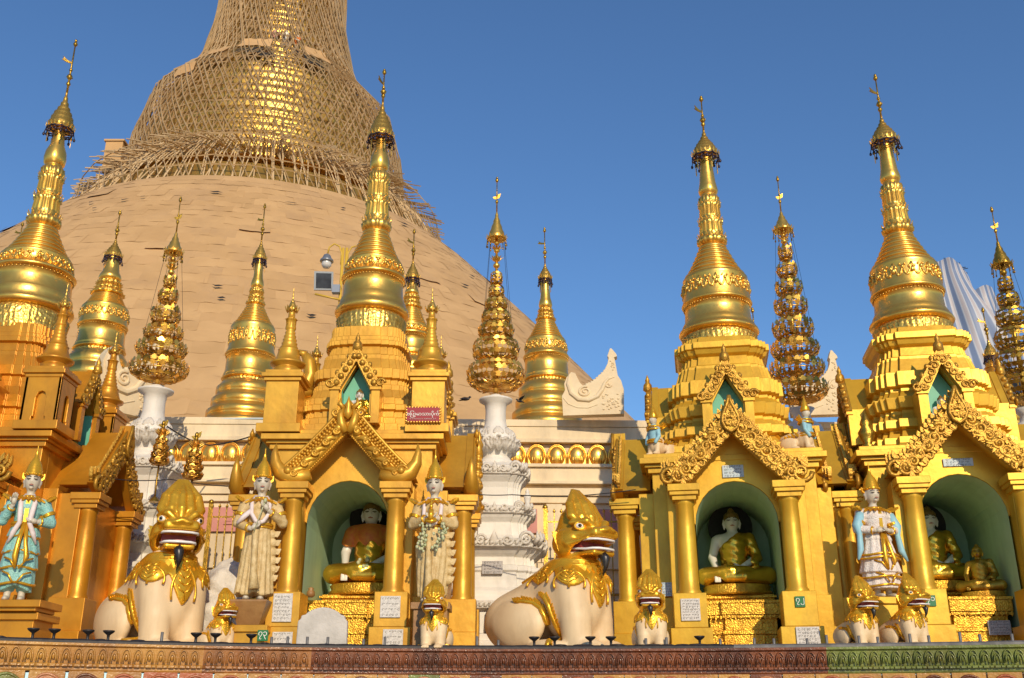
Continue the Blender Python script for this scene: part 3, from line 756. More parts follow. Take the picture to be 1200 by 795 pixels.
    if style == 'scroll':
        # apex medallion leaf
        dz = ap - .14
        dr = [(0, dz + .27), (.025, dz + .17), (.06, dz + .09), (.095, dz + .0), (.105, dz - .08), (.07, dz - .16), (0, dz - .21)]
        dr = dr + [(-x, z) for x, z in dr[-2:0:-1]]
        m_.prism(dr, -.12, .06, 0)
        for k_, o_ in ((1., .024), (.62, .018)): m_.tube([(x * k_, -.125, (z - dz) * k_ + dz) for x, z in dr + dr[:1]], o_, 5, 2)
        for x, z, r_ in ((-.035, -.09, .036), (.035, -.09, .036), (-.03, .0, .03), (.03, .0, .03), (0, .09, .02)): m_.spiral((x, dz + z), r_, .01, 1.4, rnd.random() * 6, -.13, .02, 2, hand=1 if x > 0 else -1)
        for q in range(26):
            a = rnd.random() * 6.28; rr = rnd.uniform(.02, .06); m_.leaf((rr * math.cos(a), -.125, dz - .03 + 1.3 * rr * math.sin(a)), (math.cos(a), 0, math.sin(a)), (0, -1, .2), .06, .03, 2, .03)
    else:
        for s_ in (-1, 1):
            m_.tube([(s_ * .02, -.1, ap - .36), (s_ * .075, -.12, ap - .26), (s_ * .10, -.11, ap - .14), (s_ * .055, -.1, ap - .04)], [.05, .06, .05, .015], 8, 2)
            m_.spiral((s_ * .16, ap - .10), .06, .015, 1.3, 0, -.1, .024, 2, hand=s_)
            m_.tube([(s_ * .05, -.09, ap - .05), (s_ * .12, -.09, ap + .02), (s_ * .10, -.09, ap + .10)], [.035, .035, .008], 7, 2)
        m_.lathe([(.001, ap - .20), (.05, ap - .16), (.06, ap - .10), (.035, ap - .04), (.042, ap - .01), (.02, ap + .06), (.001, ap + .12)], 12, 2, Matrix.Translation((0, -.12, 0)))
    return m_

def make_column(h=1.15):
    m_ = MB(); m_.lathe([(.145, 0), (.145, .03), (.125, .06), (.122, .3), (.115, h * .7), (.110, h - .06), (.125, h - .04), (.125, h)], 28); return m_
def make_capital():
    m_ = MB()
    for i, (a, z0, z1) in enumerate(((.30, 0, .06), (.36, .06, .11), (.40, .11, .2))): m_.box((0, 0, (z0 + z1) / 2), (a, a, z1 - z0 - .001))
    return m_
def make_pedestal():
    m_ = MB(); m_.box((0, .12, .14), (.50, .62, .30)); m_.box((0, .06, .495), (.40, .5, .41)); return m_

ME = {}
def portal(root, style, rz, face, gold, opening, skip=None):
    """columns, capitals, pedestals and pediment on one side of a shrine"""
    key = 'ped_' + style
    if key not in ME: ME[key] = make_pediment(style)
    T = Matrix.Rotation(rz, 4, 'Z')
    if 'col' not in ME:
        ME['col'] = make_column(); ME['capm'] = make_capital(); ME['pedst'] = make_pedestal()
    for nm in ('col', 'capm', 'pedst'):
        if nm + gold not in ME: ME[nm + gold] = ME[nm].mesh({'col': 'column', 'capm': 'capital', 'pedst': 'pedestal'}[nm], gold)
    if key + gold not in ME: ME[key + gold] = ME[key].mesh('pediment', [gold, gold, 'gold_relief' if style == 'scroll' else gold])
    for s_ in (-1, 1):
        p = T @ Vector((s_ * .645, -face - .40, .70))
        c = put('column', ME['col' + gold], root, p, rz)
        put('capital', ME['capm' + gold], c, (0, 0, 1.15), 0, .006)
        p.z = 0
        put('pedestal', ME['pedst' + gold], root, p, rz, .008)
        # the wall pilaster the column stands before
    p = T @ Vector((0, -face - .46, 2.05))
    put('pediment', ME[key + gold], root, p, rz)

def arch_poly(hw, zs_, n=14):
    return [(-hw, 0.), *[(-hw * math.cos(math.pi * i / n), zs_ + hw * 1.06 * math.sin(math.pi * i / n)) for i in range(n + 1)], (hw, 0.)]

def shrine(label, X, Y, style, K, gold, roof, plan, cz, bh=1.05, group='gilded shrines along the platform', spire_rs=1., rz=0., side=0.):
    root = thing('gilded_shrine', label, 'shrine', (X, Y, PZ), rz, group)
    b = MB(); t = .22; hw, zs_ = .52, 1.60
    arch = arch_poly(hw, zs_)
    # front wall with the arched opening (a concave outline), then the other walls
    front = [(-bh, 0.)] + arch + [(bh, 0.), (bh, cz), (-bh, cz)]
    b.prism(front, -bh, -bh + t)
    b.box((-bh + t / 2, t / 2, cz / 2), (t, 2 * bh - t, cz)); b.box((bh - t / 2, t / 2, cz / 2), (t, 2 * bh - t, cz)); b.box((0, bh - t / 2, cz / 2), (2 * bh - 2 * t, t, cz))
    # portal backing walls on the four sides
    for rz in (R(90), R(-90)):
        if side: b.box((0, -bh - .25, 1.03), (1.54, .48, 2.04), X=Matrix.Rotation(rz, 4, 'Z'))
        b.box((0, -bh - .10, 1.05), (1.70, .2, 2.1), X=Matrix.Rotation(rz, 4, 'Z'))
        b.prism([(-.72, 2.1), (.72, 2.1), (0, 2.9)], -bh - .12, -bh + .3, 0, Matrix.Rotation(rz, 4, 'Z'))
    for s_ in (-1, 1):
        b.box((s_ * .70, -bh - .17, 1.02), (.32, .34, 2.04))
        b.box((s_ * (bh - .16), -bh - .05, .35), (.36, .14, .70))
    # jambs and tympanum between the pillars
    ty = [(-.54, 1.62)] + [(-hw * math.cos(math.pi * i / 14), zs_ + hw * 1.06 * math.sin(math.pi * i / 14) + .001) for i in range(15)] + [(.54, 1.62), (.84, 2.05), (0, 3.0), (-.84, 2.05)]
    b.prism(ty, -bh - .14, -bh - .003)
    b.build('body', gold, root, bevel=.008)
    base = MB()
    for s_ in (-1, 1): base.box((s_ * (bh - .10), -bh + .1, .16), (.42, .42, .32))
    base.box((0, bh - .2, .16), (2 * bh + .2, .6, .32)); base.box((bh - .1, 0, .16), (.42, 1.6, .318)); base.box((-bh + .1, 0, .16), (.42, 1.6, .318))
    base.build('base', gold, root, bevel=.01)
    # niche
    nb = MB(); n = len(arch); d0, d1 = -bh - .138, .80
    ar = arch_poly(hw - .004, zs_)
    vs = [(x, d0, z) for x, z in ar] + [(x, d1, z) for x, z in ar]
    nb.add(vs, [(i, n + i, n + i + 1, i + 1) for i in range(n - 1)], 0, False)
    nb.box((0, d1 + .03, 1.15), (1.2, .06, 2.3))
    nb.box((0, -.2, .03), (1.03, 1.95, .06), 1)
    nb.build('niche', ['niche_green', 'paving'], root)
    # gold altar the image sits on
    al = MB()
    al.box((0, .30, .37), (.96, .84, .62)); al.box((0, .28, .755), (.92, .80, .16)); al.box((0, .26, .80), (.98, .86, .03))
    for z0, z1, w_, d_ in ((0.06, .12, .94, .80), (.12, .26, .90, .76), (.26, .31, .95, .80), (.31, .46, .84, .72), (.46, .50, .93, .78), (.50, .64, .97, .82), (.64, .68, 1.0, .84)):
        al.box((0, -.47, (z0 + z1) / 2), (w_, d_, z1 - z0 - .001)); al.box((0, -.50, (z0 + z1) / 2), (w_ * .55, d_ + .06, z1 - z0 - .002))
    for i in range(16):
        al.leaf((-.46 + i * .061, -.90, .50), (0, 0, -1), (0, -1, 0), .07, .04, 0, .02); al.leaf((-.46 + i * .061, -.88, .12), (0, 0, 1), (0, -1, 0), .07, .04, 0, .02)
    al.build('altar', 'gold_altar', root, bevel=.006)
    # cornice
    c = MB(); o = .0
    for z0, z1, h in ((cz - .02, cz + .05, bh + .05), (cz + .05, cz + .09, bh + .09), (cz + .09, cz + .17, bh + .152), (cz + .17, cz + .23, bh + .10)):
        c.box((0, 0, (z0 + z1) / 2), (2 * h, 2 * h, z1 - z0 - .001))
    c.build('cornice', gold, root, bevel=.006)
    r = MB(); tiers(r, roof, plan); r.build('roof_tiers', gold, root, bevel=.007)
    spire_parts(root, K, spire_rs)
    portal(root, style, 0, bh, gold, True); portal(root, style, R(90), bh + side, gold, False); portal(root, style, R(-90), bh + side, gold, False)
    return root

def upper_niche(root, gold, hy, z0, z1, apex, hw, hwo, style='scroll', rz=0, relief='gold_relief'):
    T = Matrix.Rotation(rz, 4, 'Z')
    f = MB(); d = .34
    lo_ = .15
    op = [(-hw, z0), (-hw, z0 + (z1 - z0) * .55), (0, z1), (hw, z0 + (z1 - z0) * .55), (hw, z0)]
    zt_ = z0 + (z1 - z0) * .62
    poly = [(-hwo, z0)] + op + [(hwo, z0), (hwo, zt_), (0, apex), (-hwo, zt_)]
    f.prism(poly, -hy - .04, -hy + .05, 0, T)
    f.box((-hwo + .03, -hy + d / 2 + .05, (z0 + zt_) / 2), (.06, d, zt_ - z0), 0, T); f.box((hwo - .03, -hy + d / 2 + .05, (z0 + zt_) / 2), (.06, d, zt_ - z0), 0, T)
    for s_ in (-1, 1): f.prism([(s_ * hwo, zt_ - .04), (0, apex - .02), (0, z1 + .04), (s_ * (hw + .02), zt_ - .04)], -hy + .051, -hy + d + .02, 0, T)
    f.prism([(-hwo, z0), (hwo, z0), (hwo, zt_ - .03), (0, apex - .03), (-hwo, zt_ - .03)], -hy + d + .021, -hy + d + .26, 0, T)
    for s_ in (-1, 1):
        f.box((s_ * (hwo - .055), -hy - .07, (z0 + zt_) / 2 - .04), (.11, .06, zt_ - z0 - .06), 0, T)
        f.box((s_ * (hwo - .055), -hy - .08, zt_ - .05), (.15, .09, .04), 0, T)
        n = 5
        a, b_ = Vector((s_ * (hwo + .03), zt_ - .02)), Vector((0, apex))
        ai, bi = Vector((s_ * (hw + .005), zt_ - .03)), Vector((0, z1 + .02))
        f.prism([(a.x, a.y), (b_.x, b_.y), (bi.x, bi.y), (ai.x, ai.y)], -hy - .13, -hy - .045, 1, T)
        for i in range(n):
            c = ((a + (b_ - a) * ((i + .5) / n)) + (ai + (bi - ai) * ((i + .5) / n))) / 2
            if style == 'scroll':
                f.spiral((c.x, c.y), .055, .01, 1.3, i, -hy - .135, .018, 1, T, s_)
            else: f.ball((c.x, -hy - .13, c.y), .045, 1, T, 7, 5)
            e = a + (b_ - a) * ((i + .5) / n); f.ball((e.x, -hy - .1, e.y + .02), (.035, .04, .045), 1, T, 6, 4)
        f.spiral((s_ * (hwo + .01), zt_ + .02), .065, .015, 1.2, 0, -hy - .13, .022, 1, T, s_)
    f.lathe([(.001, -.1), (.07, -.04), (.06, .04), (.03, .08), (.035, .11), (.001, .2)], 12, 1, T @ Matrix.Translation((0, -hy - .1, apex)))
    o = f.build('upper_niche', [gold, relief], root)
    g = MB(); g.add([(-hw, -hy + lo_, z0), (hw, -hy + lo_, z0), (hw, -hy + lo_, z0 + (z1 - z0) * .6), (0, -hy + lo_, z1 + .01), (-hw, -hy + lo_, z0 + (z1 - z0) * .6)], [(0, 1, 2, 3, 4)], 0, False, T)
    for s_ in (-1, 1): g.add([(s_ * (hw - .002), -hy - .038, z0), (s_ * (hw - .002), -hy + lo_, z0), (s_ * (hw - .002), -hy + lo_, z0 + (z1 - z0) * .55), (s_ * (hw - .002), -hy - .038, z0 + (z1 - z0) * .55)], [(0, 1, 2, 3)], 0, False, T)
    g.build('niche_lining', 'niche_bright', o)

def turret(root, gold, x, y, z0, windows=False, tip='gold_ornate'):
    """a corner block carrying a miniature stupa"""
    t = MB(); hb = .66
    if windows:
        for q in range(4):
            X_ = Matrix.Rotation(q * math.pi / 2, 4, 'Z')
            t.prism([(-.24, 0), (-.09, 0), (-.09, .12), *[(-.06 * math.cos(math.pi * i / 8), .34 + .07 * math.sin(math.pi * i / 8)) for i in range(0)], (-.07, .12), (-.07, .38), (-.045, .45), (0, .47), (.045, .45), (.07, .38), (.07, .12), (.09, .12), (.09, 0), (.24, 0), (.24, hb), (-.24, hb)], -.24, -.20, 0, X_)
        t.box((0, 0, hb / 2), (.38, .38, hb - .01))
    else: t.box((0, 0, hb / 2), (.44, .44, hb))
    for z_, w_, h_ in ((hb, .50, .05), (hb + .05, .56, .06), (hb + .11, .48, .05), (-.06, .58, .12)): t.box((0, 0, z_ + h_ / 2), (w_, w_, h_ - .001))
    o = t.build('turret', gold, root, (x, y, z0), bevel=.006)
    s_ = MB(); zb = hb + .16
    prof = [(.17, 0), (.19, .07), (.165, .08), (.165, .10), (.235, .13), (.245, .155), (.19, .18), (.165, .24), (.14, .33), (.15, .35), (.12, .37)]
    for i in range(5): r = .115 - .012 * i; z = .37 + i * .055; prof += [(r, z), (r + .006, z + .025), (r - .012, z + .045)]
    prof += [(.07, .66), (.075, .68), (.055, .72), (.06, .80), (.075, .81), (.05, .83), (.045, .92), (.055, .94)]
    s_.lathe([(r, z) for r, z in prof], 24, 0, mod=lambda a, z, i: .015 * abs(math.sin(8 * a)) if z < .07 or .7 < z < .82 else 0)
    s_.lathe([(.06, .93), (.078, .95), (.06, 1.0), (.035, 1.06), (.012, 1.12), (.006, 1.26), (.001, 1.3)], 16, 1)
    for i in range(9): a = i * 2 * math.pi / 9; s_.leaf((.07 * math.cos(a), .07 * math.sin(a), .92), (.4 * math.cos(a), .4 * math.sin(a), 1), (math.cos(a), math.sin(a), 0), .09, .04, 1, .01)
    s_.build('miniature_stupa', [gold, tip], o, (0, 0, zb))

KA = dict(base=4.55, flare0=4.88, flare1=5.16, bell1=5.50, band1=5.78, ring1=6.33, lotus1=7.40, bulb1=7.67, neck1=8.1, umb0=8.0, umb1=8.72, tip=9.28, ru=.20, r=(.535, .455, .415, .165, .075))
KB = dict(base=4.40, flare0=4.58, flare1=4.78, bell1=5.08, band1=5.52, ring1=6.08, lotus1=6.96, bulb1=7.12, neck1=7.7, umb0=7.66, umb1=8.18, tip=8.76, ru=.205, r=(.57, .49, .475, .165, .10))
ROOF_B = [(.98, 2.72), (.95, 2.78), (.95, 2.86), (.90, 2.87), (.86, 2.97), (.90, 2.99), (.90, 3.10), (.84, 3.11), (.80, 3.2), (.80, 3.24), (.85, 3.26), (.85, 3.40), (.79, 3.41), (.77, 3.50), (.77, 3.54), (.80, 3.56), (.80, 3.75), (.73, 3.76), (.68, 3.95), (.68, 3.99), (.64, 4.0), (.62, 4.12), (.68, 4.15), (.68, 4.21), (.71, 4.22), (.71, 4.31), (.62, 4.32), (.59, 4.42)]
ROOF_B = [(h * (1.07 - .14 * (z - 2.72) / 1.7) * (1. if i in (0, 1, 2, 5, 6, 11, 12, 15, 16, 23, 24, 25) else .955), 2.57 + (z - 2.72) * 1.085) for i, (h, z) in enumerate(ROOF_B)]
ROOF_A = [(.98, 2.86), (.96, 3.0), (.90, 3.01), (.90, 3.10), (.84, 3.12), (.84, 3.20), (.88, 3.22), (.88, 3.30), (.85, 3.31), (.85, 3.40), (.78, 3.42), (.74, 3.55), (.74, 3.62), (.70, 3.63), (.70, 3.70), (.74, 3.72), (.74, 3.86), (.66, 3.88), (.62, 4.04), (.62, 4.10), (.57, 4.12), (.55, 4.24), (.60, 4.26), (.60, 4.33), (.57, 4.34), (.57, 4.40), (.54, 4.41), (.54, 4.56)]
shA = shrine('gold shrine left of centre with corner turrets, a red sign and wave-moulded gable', -2.10, 14.25, 'wave', KA, 'gold_paint', ROOF_A, PLAN_A, 2.62)
shB = shrine('gold shrine right of centre with a pair of small sphinxes on its roof corners', 3.08, 14.25, 'scroll', KB, 'gold_yellow', ROOF_B, PLAN_B, 2.34, rz=R(-10))
shC = shrine('gold shrine at the right edge with a gilt urn on its roof corner', 5.80, 13.85, 'scroll', dict(KB, tip=8.9), 'gold_yellow', ROOF_B, PLAN_B, 2.34, rz=R(-9))
KL = dict(KA, tip=9.75, umb0=8.06, umb1=8.8, base=4.5)
KL = dict(KL, r=(.62, .56, .50, .18, .085))
shL = shrine('orange gold shrine cut by the left edge, seen from its side with windowed turrets', -7.19, 14.1, 'scroll', KL, 'gold_orange', ROOF_A, PLAN_A, 2.62, side=.16)
def on(root, x, y, z): return root.location + Matrix.Rotation(root.rotation_euler.z, 4, 'Z') @ Vector((x, y, z))
for r_, g, hy, z0, z1, ap_, hw, hwo, st in ((shA, 'gold_paint', 1.07, 2.95, 3.78, 4.02, .19, .33, 'bead'), (shB, 'gold_yellow', 1.09, 2.80, 3.60, 3.86, .20, .335, 'scroll'), (shC, 'gold_yellow', 1.09, 2.80, 3.60, 3.86, .20, .335, 'scroll'), (shL, 'gold_orange', 1.07, 2.9, 3.78, 4.02, .20, .33, 'scroll')):
    for rz in ((0, R(-90)) if r_ is shB else (0, R(90), R(-90))): upper_niche(r_, g, hy if rz == 0 or r_ in (shA, shL) else .99, z0, z1, ap_, hw, hwo, st, rz)
for x, y in ((-.98, -.95), (.98, -.95), (.98, .95), (-.98, .95)):
    turret(shA, 'gold_paint', x, y, 2.86); turret(shL, 'gold_orange', x, y, 2.86, True)

# number tags and plaques fixed on the shrines
def plate(root, name, mat_, x, y, z, w_, h_, th=.02, label=None, rz=0, txt=None, tm='letter_white', ts=.1, lines=0, tilt=0):
    m_ = MB(); m_.box((0, 0, 0), (w_, th, h_)); o = m_.build(name, mat_, root, (x, y, z), rz, .003, label)
    if txt: put('lettering', (lambda me: (me.materials.append(M[tm]), me)[1])(text_mesh(txt, ts)), o, (0, -th / 2 - .004, 0))
    if lines:
        g = MB(); 
        for i in range(lines):
            zz2 = h_ * (.38 - .76 * i / max(1, lines - 1)); xx = -w_ * .40
            while xx < w_ * .38:
                L = rnd.uniform(.012, .03); g.tube([(xx + L / 2 + L / 2 * math.cos(a), 0, zz2 + .011 * math.sin(a)) for a in [j * 1.1 for j in range(rnd.choice((4, 5, 6)))]], .0026, 3)
                xx += L + rnd.uniform(.004, .02)
        g.build('inscription', 'letter_grey', o, (0, -th / 2 - .001, 0))
    return o
fy = -1.05 - .40
tg_ = at(308, 745, 12.40) - shA.location
plate(shA, 'number_plate', 'green_tag', tg_.x, tg_.y, tg_.z, .125, .125, .016, 'green number plate', txt='၇၃', ts=.085)
plate(shA, 'plaque', 'plaque', -.645, fy - .205, .51, .23, .33, label='white inscribed plaque', lines=7)
plate(shA, 'plaque', 'plaque', -.62, fy - .20, .12, .24, .22, label='lower white plaque', lines=4)
plate(shA, 'plaque', 'plaque', .645, fy - .205, .52, .24, .25, label='white plaque with bold script', lines=4)
plate(shA, 'plaque', 'plaque', .69, fy - .20, .14, .24, .24, label='pale plaque', lines=4)
plate(shB, 'plaque', 'plaque_blue', 0, fy - .0 + .245, 2.28, .27, .16, label='small grey plaque above the arch', lines=4)
plate(shB, 'plaque', 'plaque', -.645, fy - .205, .50, .23, .26, label='white inscribed plaque', lines=7)
plate(shB, 'plaque', 'plaque_blue', -.96, -1.05 - .135, .80, .23, .17, label='grey plaque on the wall', lines=5)
plate(shB, 'number_plate', 'green_tag', .645, fy - .205, .57, .115, .125, .016, 'green number plate', txt='၇၂', ts=.08)
plate(shB, 'plaque', 'plaque', .70, fy - .205, .155, .27, .25, label='white plaque low on the pedestal', lines=6)
plate(shC, 'plaque', 'plaque_blue', .02, fy + .245, 2.30, .36, .10, label='small grey plaque above the arch', lines=3)
plate(shC, 'number_plate', 'green_tag', -.645, fy - .205, .56, .12, .125, .016, 'green number plate', txt='၇၁', ts=.08)
plate(shC, 'plaque', 'plaque_grey', .27, -.95, .30, .26, .17, label='grey plaque on the altar', lines=5)
# the red sign
sg = plate(shA, 'sign_board', 'sign_red', .93, -1.27, 3.02, .44, .20, .03, 'red sign with pale script', txt='ဗြဟ္မာသားပိုက်', ts=.062)
fr_ = MB()
for i in range(34):
    t = i / 34 * 1.28; x, z = ((-.22 + t, .10) if t < .44 else (.22, .10 - (t - .44)) if t < .64 else (.22 - (t - .64), -.10) if t < 1.08 else (-.22, -.10 + (t - 1.08)))
    fr_.ball((x, 0, z), .021, 0, None, 6, 4)
fr_.build('frame', 'gold_leaf', sg)
g = MB()
x = -.18
while x < .17: g.tube([(x, 0, -.07), (x + .012, 0, -.055), (x + .018, 0, -.07)], .003, 3); x += rnd.uniform(.02, .03)
g.build('small_script', 'letter_white', sg, (0, -.02, 0))
# gilt urn on C's roof corner
u = MB(); u.lathe([(.07, 0), (.09, .03), (.05, .06), (.10, .16), (.11, .22), (.06, .30), (.075, .33), (.06, .38), (.03, .45), (.001, .5)], 18); tag(u.build('gilt_urn', 'gold_dark', None, on(shC, -1.0, -.98, 2.575)), 'dull gilt urn on the near roof corner of the rightmost shrine', 'urn')
# naga heads curling up on A
def naga(loc, rz, label, s=1., grp=None):
    m_ = MB(); m_.tube([(0, 0, 0), (.10, 0, .10), (.16, 0, .3), (.13, 0, .5), (.06, 0, .62)], [.13, .12, .11, .10, .07], 10)
    m_.tube([(.06, 0, .62), (-.02, 0, .66), (-.07, 0, .6)], [.07, .05, .015], 8); m_.tube([(-.16, 0, -.02), (-.22, 0, .12), (-.18, 0, .24)], [.07, .06, .01], 8); m_.ball((0, 0, .02), (.24, .12, .1))
    for k in range(5): m_.ball((.2 - k * .01, 0, .1 + k * .1), (.05, .03, .05), 0, None, 6, 4)
    o = m_.build('naga_finial', 'gold_paint', None, loc, rz); o.scale = (s,) * 3
    return tag(o, label, 'finial', grp)
naga(at(350, 462, 14.0), 0, 'curling gold naga finial behind the left turret of the shrine with the red sign', .95)
naga(at(503, 440, 15.2), R(180), 'small gold naga finial half hidden behind the turret above the red sign', .8)

# ================================================================== CHINTHES (guardian lions)
def lion_body(P):
    d = U(.16, ell(P, (0, -.08, .68), (.41, .38, .58)), ell(P, (0, .70, .40), (.43, .46, .40)), cap(P, (0, .05, .86), (0, .76, .48), .33, .36))
    d = U(.07, d, ell(P, (.37, .46, .36), (.15, .38, .33)), ell(P, (-.37, .46, .36), (.15, .38, .33)))
    for s_ in (-1, 1):
        d = U(.035, d, path(P, [(s_ * .215, -.20, .85), (s_ * .215, -.26, .4), (s_ * .22, -.29, .07)], [.215, .185, .165]), ell(P, (s_ * .20, -.42, .05), (.15, .20, .10)), ell(P, (s_ * .41, .02, .06), (.12, .28, .09)))
        for k in range(3): d = U(.02, d, cap(P, (s_ * .20 + (k - 1) * .08, -.46, .06), (s_ * .20 + (k - 1) * .085, -.59, .03), .048, .042))
    d = U(.10, d, cap(P, (0, -.12, .95), (0, -.15, 1.22), .28, .22))
    return d
def lion_bib(P):
    d = lion_body(P) - .028
    th = np.arctan2(P[:, 0], -(P[:, 1] + .08)); 
    fr_ = np.maximum(np.cos(th), 0)
    zl = 1.04 - .13 * fr_ - .17 * np.abs(np.cos(3.0 * th)) ** .8 - .20 * np.maximum(0, 1 - np.abs(th) * 2.4) ** .8
    return np.maximum(d, np.maximum((zl - P[:, 2]) * .8, P[:, 2] - 1.20))
def lion_head(P):
    d = U(.07, ell(P, (0, .02, .30), (.25, .26, .24)), rbx(P, (0, -.25, .285), (.19, .19, .068), .05, R(-6)), ell(P, (0, -.12, .33), (.20, .22, .11)))
    d = U(.03, d, ell(P, (0, -.42, .355), (.075, .06, .045)), ell(P, (.06, -.44, .33), (.05, .04, .03)), ell(P, (-.06, -.44, .33), (.05, .04, .03)))
    d = U(.04, d, rbx(P, (0, -.20, .055), (.165, .19, .035), .03, R(5)))
    d = U(.05, d, cap(P, (0, .03, .25), (0, .05, -.12), .225, .22), ell(P, (.23, .0, .2), (.06, .16, .17)), ell(P, (-.23, .0, .2), (.06, .16, .17)))
    for s_ in (-1, 1):
        d = U(.03, d, path(P, [(s_ * .07, -.30, .40), (s_ * .14, -.26, .47), (s_ * .23, -.12, .46)], [.035, .055, .03]), path(P, [(s_ * .19, -.32, .22), (s_ * .25, -.1, .17), (s_ * .24, .08, .26)], [.025, .045, .02]))
    # flame crest: a tall ridged comb sweeping up from the brow
    d = U(.06, d, ell(P, (0, .04, .46), (.20, .18, .30)), cap(P, (0, .03, .6), (0, .07, .92), .11, .02))
    for i in range(5):
        x = (i - 2) * .078
        d = U(.008, d, path(P, [(x, -.21, .42), (x * 1.32, -.19 + abs(x) * .5, .56), (x * 1.12, -.115 + abs(x) * .4, .74), (x * .30, .03, .985)], [.040, .056, .048, .016]))
    # mouth gap
    return np.maximum(d, -rbx(P, (0, -.30, .152), (.22, .28, .062), .03, R(-8)))
def lion_assets():
    A = {}
    A['body'] = snet(lion_body, (-.62, -.72, -.05), (.62, 1.26, 1.5), .026, 'body', 'lion_cream')
    A['bib'] = snet(lion_bib, (-.50, -.60, .30), (.50, .55, 1.26), .017, 'bib', 'gold_lion')
    A['head'] = snet(lion_head, (-.36, -.56, -.40), (.36, .40, 1.02), .0165, 'head', 'gold_lion')
    # mouth
    m_ = MB(); m_.box((0, -.09, .152), (.36, .24, .13)); m_.ball((0, -.22, .112), (.10, .16, .028), 1)
    A['mouth'] = m_.mesh('mouth', ['mouth_red', 'lip_pink'])
    m_ = MB()
    for z, w_, r_ in ((.212, .192, .016), (.088, .172, .018)):
        pts = [(-w_ - .012, .0, z + .075), (-w_, -.10, z + .03), (-w_, -.28, z), (-w_ * .92, -.36, z), (-w_ * .62, -.405, z), (0, -.42, z), (w_ * .62, -.405, z), (w_ * .92, -.36, z), (w_, -.28, z), (w_, -.10, z + .03), (w_ + .012, .0, z + .075)]
        m_.tube(pts, r_, 6)
    for s_ in (-1, 1):
        m_.tube([(s_ * .205, .0, .287), (s_ * .22, .06, .25), (s_ * .195, .0, .165)], .016, 6)
    A['teeth'] = m_.mesh('teeth', 'eye_white')
    m_ = MB(); m_.ball((0, 0, 0), (.046, .046, .042), 0, None, 16, 10); m_.ball((0, -.024, 0), (.027, .027, .027), 1, None, 14, 8)
    m_.tube([(.053 * math.cos(a), -.012, .048 * math.sin(a)) for a in [i * math.pi / 8 for i in range(17)]], .014, 6, 2)
    A['eye'] = m_.mesh('eye', ['eye_white', 'eye_black', 'gold_lion'])
    m_ = MB(); m_.tube([(0, -.33, .05), (0, -.39, -.03), (.012, -.375, -.15), (0, -.35, -.26)], [.05, .056, .030, .005], 8)
    A['beard'] = m_.mesh('beard', 'beard')
    m_ = MB()
    for i, (z, L) in enumerate(((.06, .20), (.18, .24), (.30, .24), (.42, .20))): m_.leaf((0, -.02 + .03 * i, z), (.55, .35, .8 - .1 * i), (.4, -.9, 0), L, .13, 0, .04)
    m_.spiral((.0, .22), .08, .015, 1.4, 0, -.06, .028, 0)
    A['ear'] = m_.mesh('ear', 'gold_lion')
    # neck ruff
    m_ = MB()
    for z, r_, n_ in ((1.17, .265, 26), (1.10, .29, 28)):
        m_.tube([(r_ * math.sin(a), -.14 - r_ * math.cos(a) * 1.0, z - .02 * math.cos(a)) for a in [i * math.pi / 12 for i in range(25)]], .026, 6)
        for i in range(n_):
            a = 2 * math.pi * i / n_; m_.leaf((r_ * math.sin(a), -.14 - r_ * math.cos(a), z), (.25 * math.sin(a), -.25 * math.cos(a), -1), (math.sin(a), -math.cos(a), .2), .12, .075, 0, .03)
    A['ruff'] = m_.mesh('ruff', 'gold_lion')
    # feather relief lines on the bib
    m_ = MB()
    def surf(th, z):
        lo_, hi_ = .05, .9
        for _ in range(16):
            mid = (lo_ + hi_) / 2; p = np.array([[math.sin(th) * mid, -.08 - math.cos(th) * mid, z]], np.float32)
            if lion_body(p)[0] < 0.028: lo_ = mid
            else: hi_ = mid
        return (math.sin(th) * lo_, -.08 - math.cos(th) * lo_, z)
    for c0, zb, zt_, hw_ in ((0, .58, 1.02, .40), (1.03, .76, 1.0, .42), (-1.03, .76, 1.0, .42), (2.1, .84, 1.02, .4), (-2.1, .84, 1.02, .4)):
        for s_ in (-1, 1):
            m_.tube([surf(c0 + s_ * hw_ * math.sin(math.pi * (1 - t) ** .7 * .62) , zb + .02 + (zt_ - zb) * t) for t in [i / 10 for i in range(11)]], .016, 5)
            for k in range(4):
                t = .12 + .2 * k; m_.tube([surf(c0 + s_ * .01, zb + .06 + (zt_ - zb) * t), surf(c0 + s_ * hw_ * .35, zb + .10 + (zt_ - zb) * t), surf(c0 + s_ * hw_ * .55, zb + .09 + (zt_ - zb) * (t + .15))], [.008, .018, .008], 5)
        m_.tube([surf(c0, zb + .02), surf(c0, zt_)], .016, 5)
    A['feathers'] = m_.mesh('feathers', 'gold_lion')
    # flame trims: behind the foreleg and over the thigh
    def proj(s_, y, z):
        lo_, hi_ = .0, .8
        for _ in range(16):
            mid = (lo_ + hi_) / 2
            if lion_body(np.array([[s_ * mid, y, z]], np.float32))[0] < .004: lo_ = mid
            else: hi_ = mid
        return Vector((s_ * lo_, y, z))
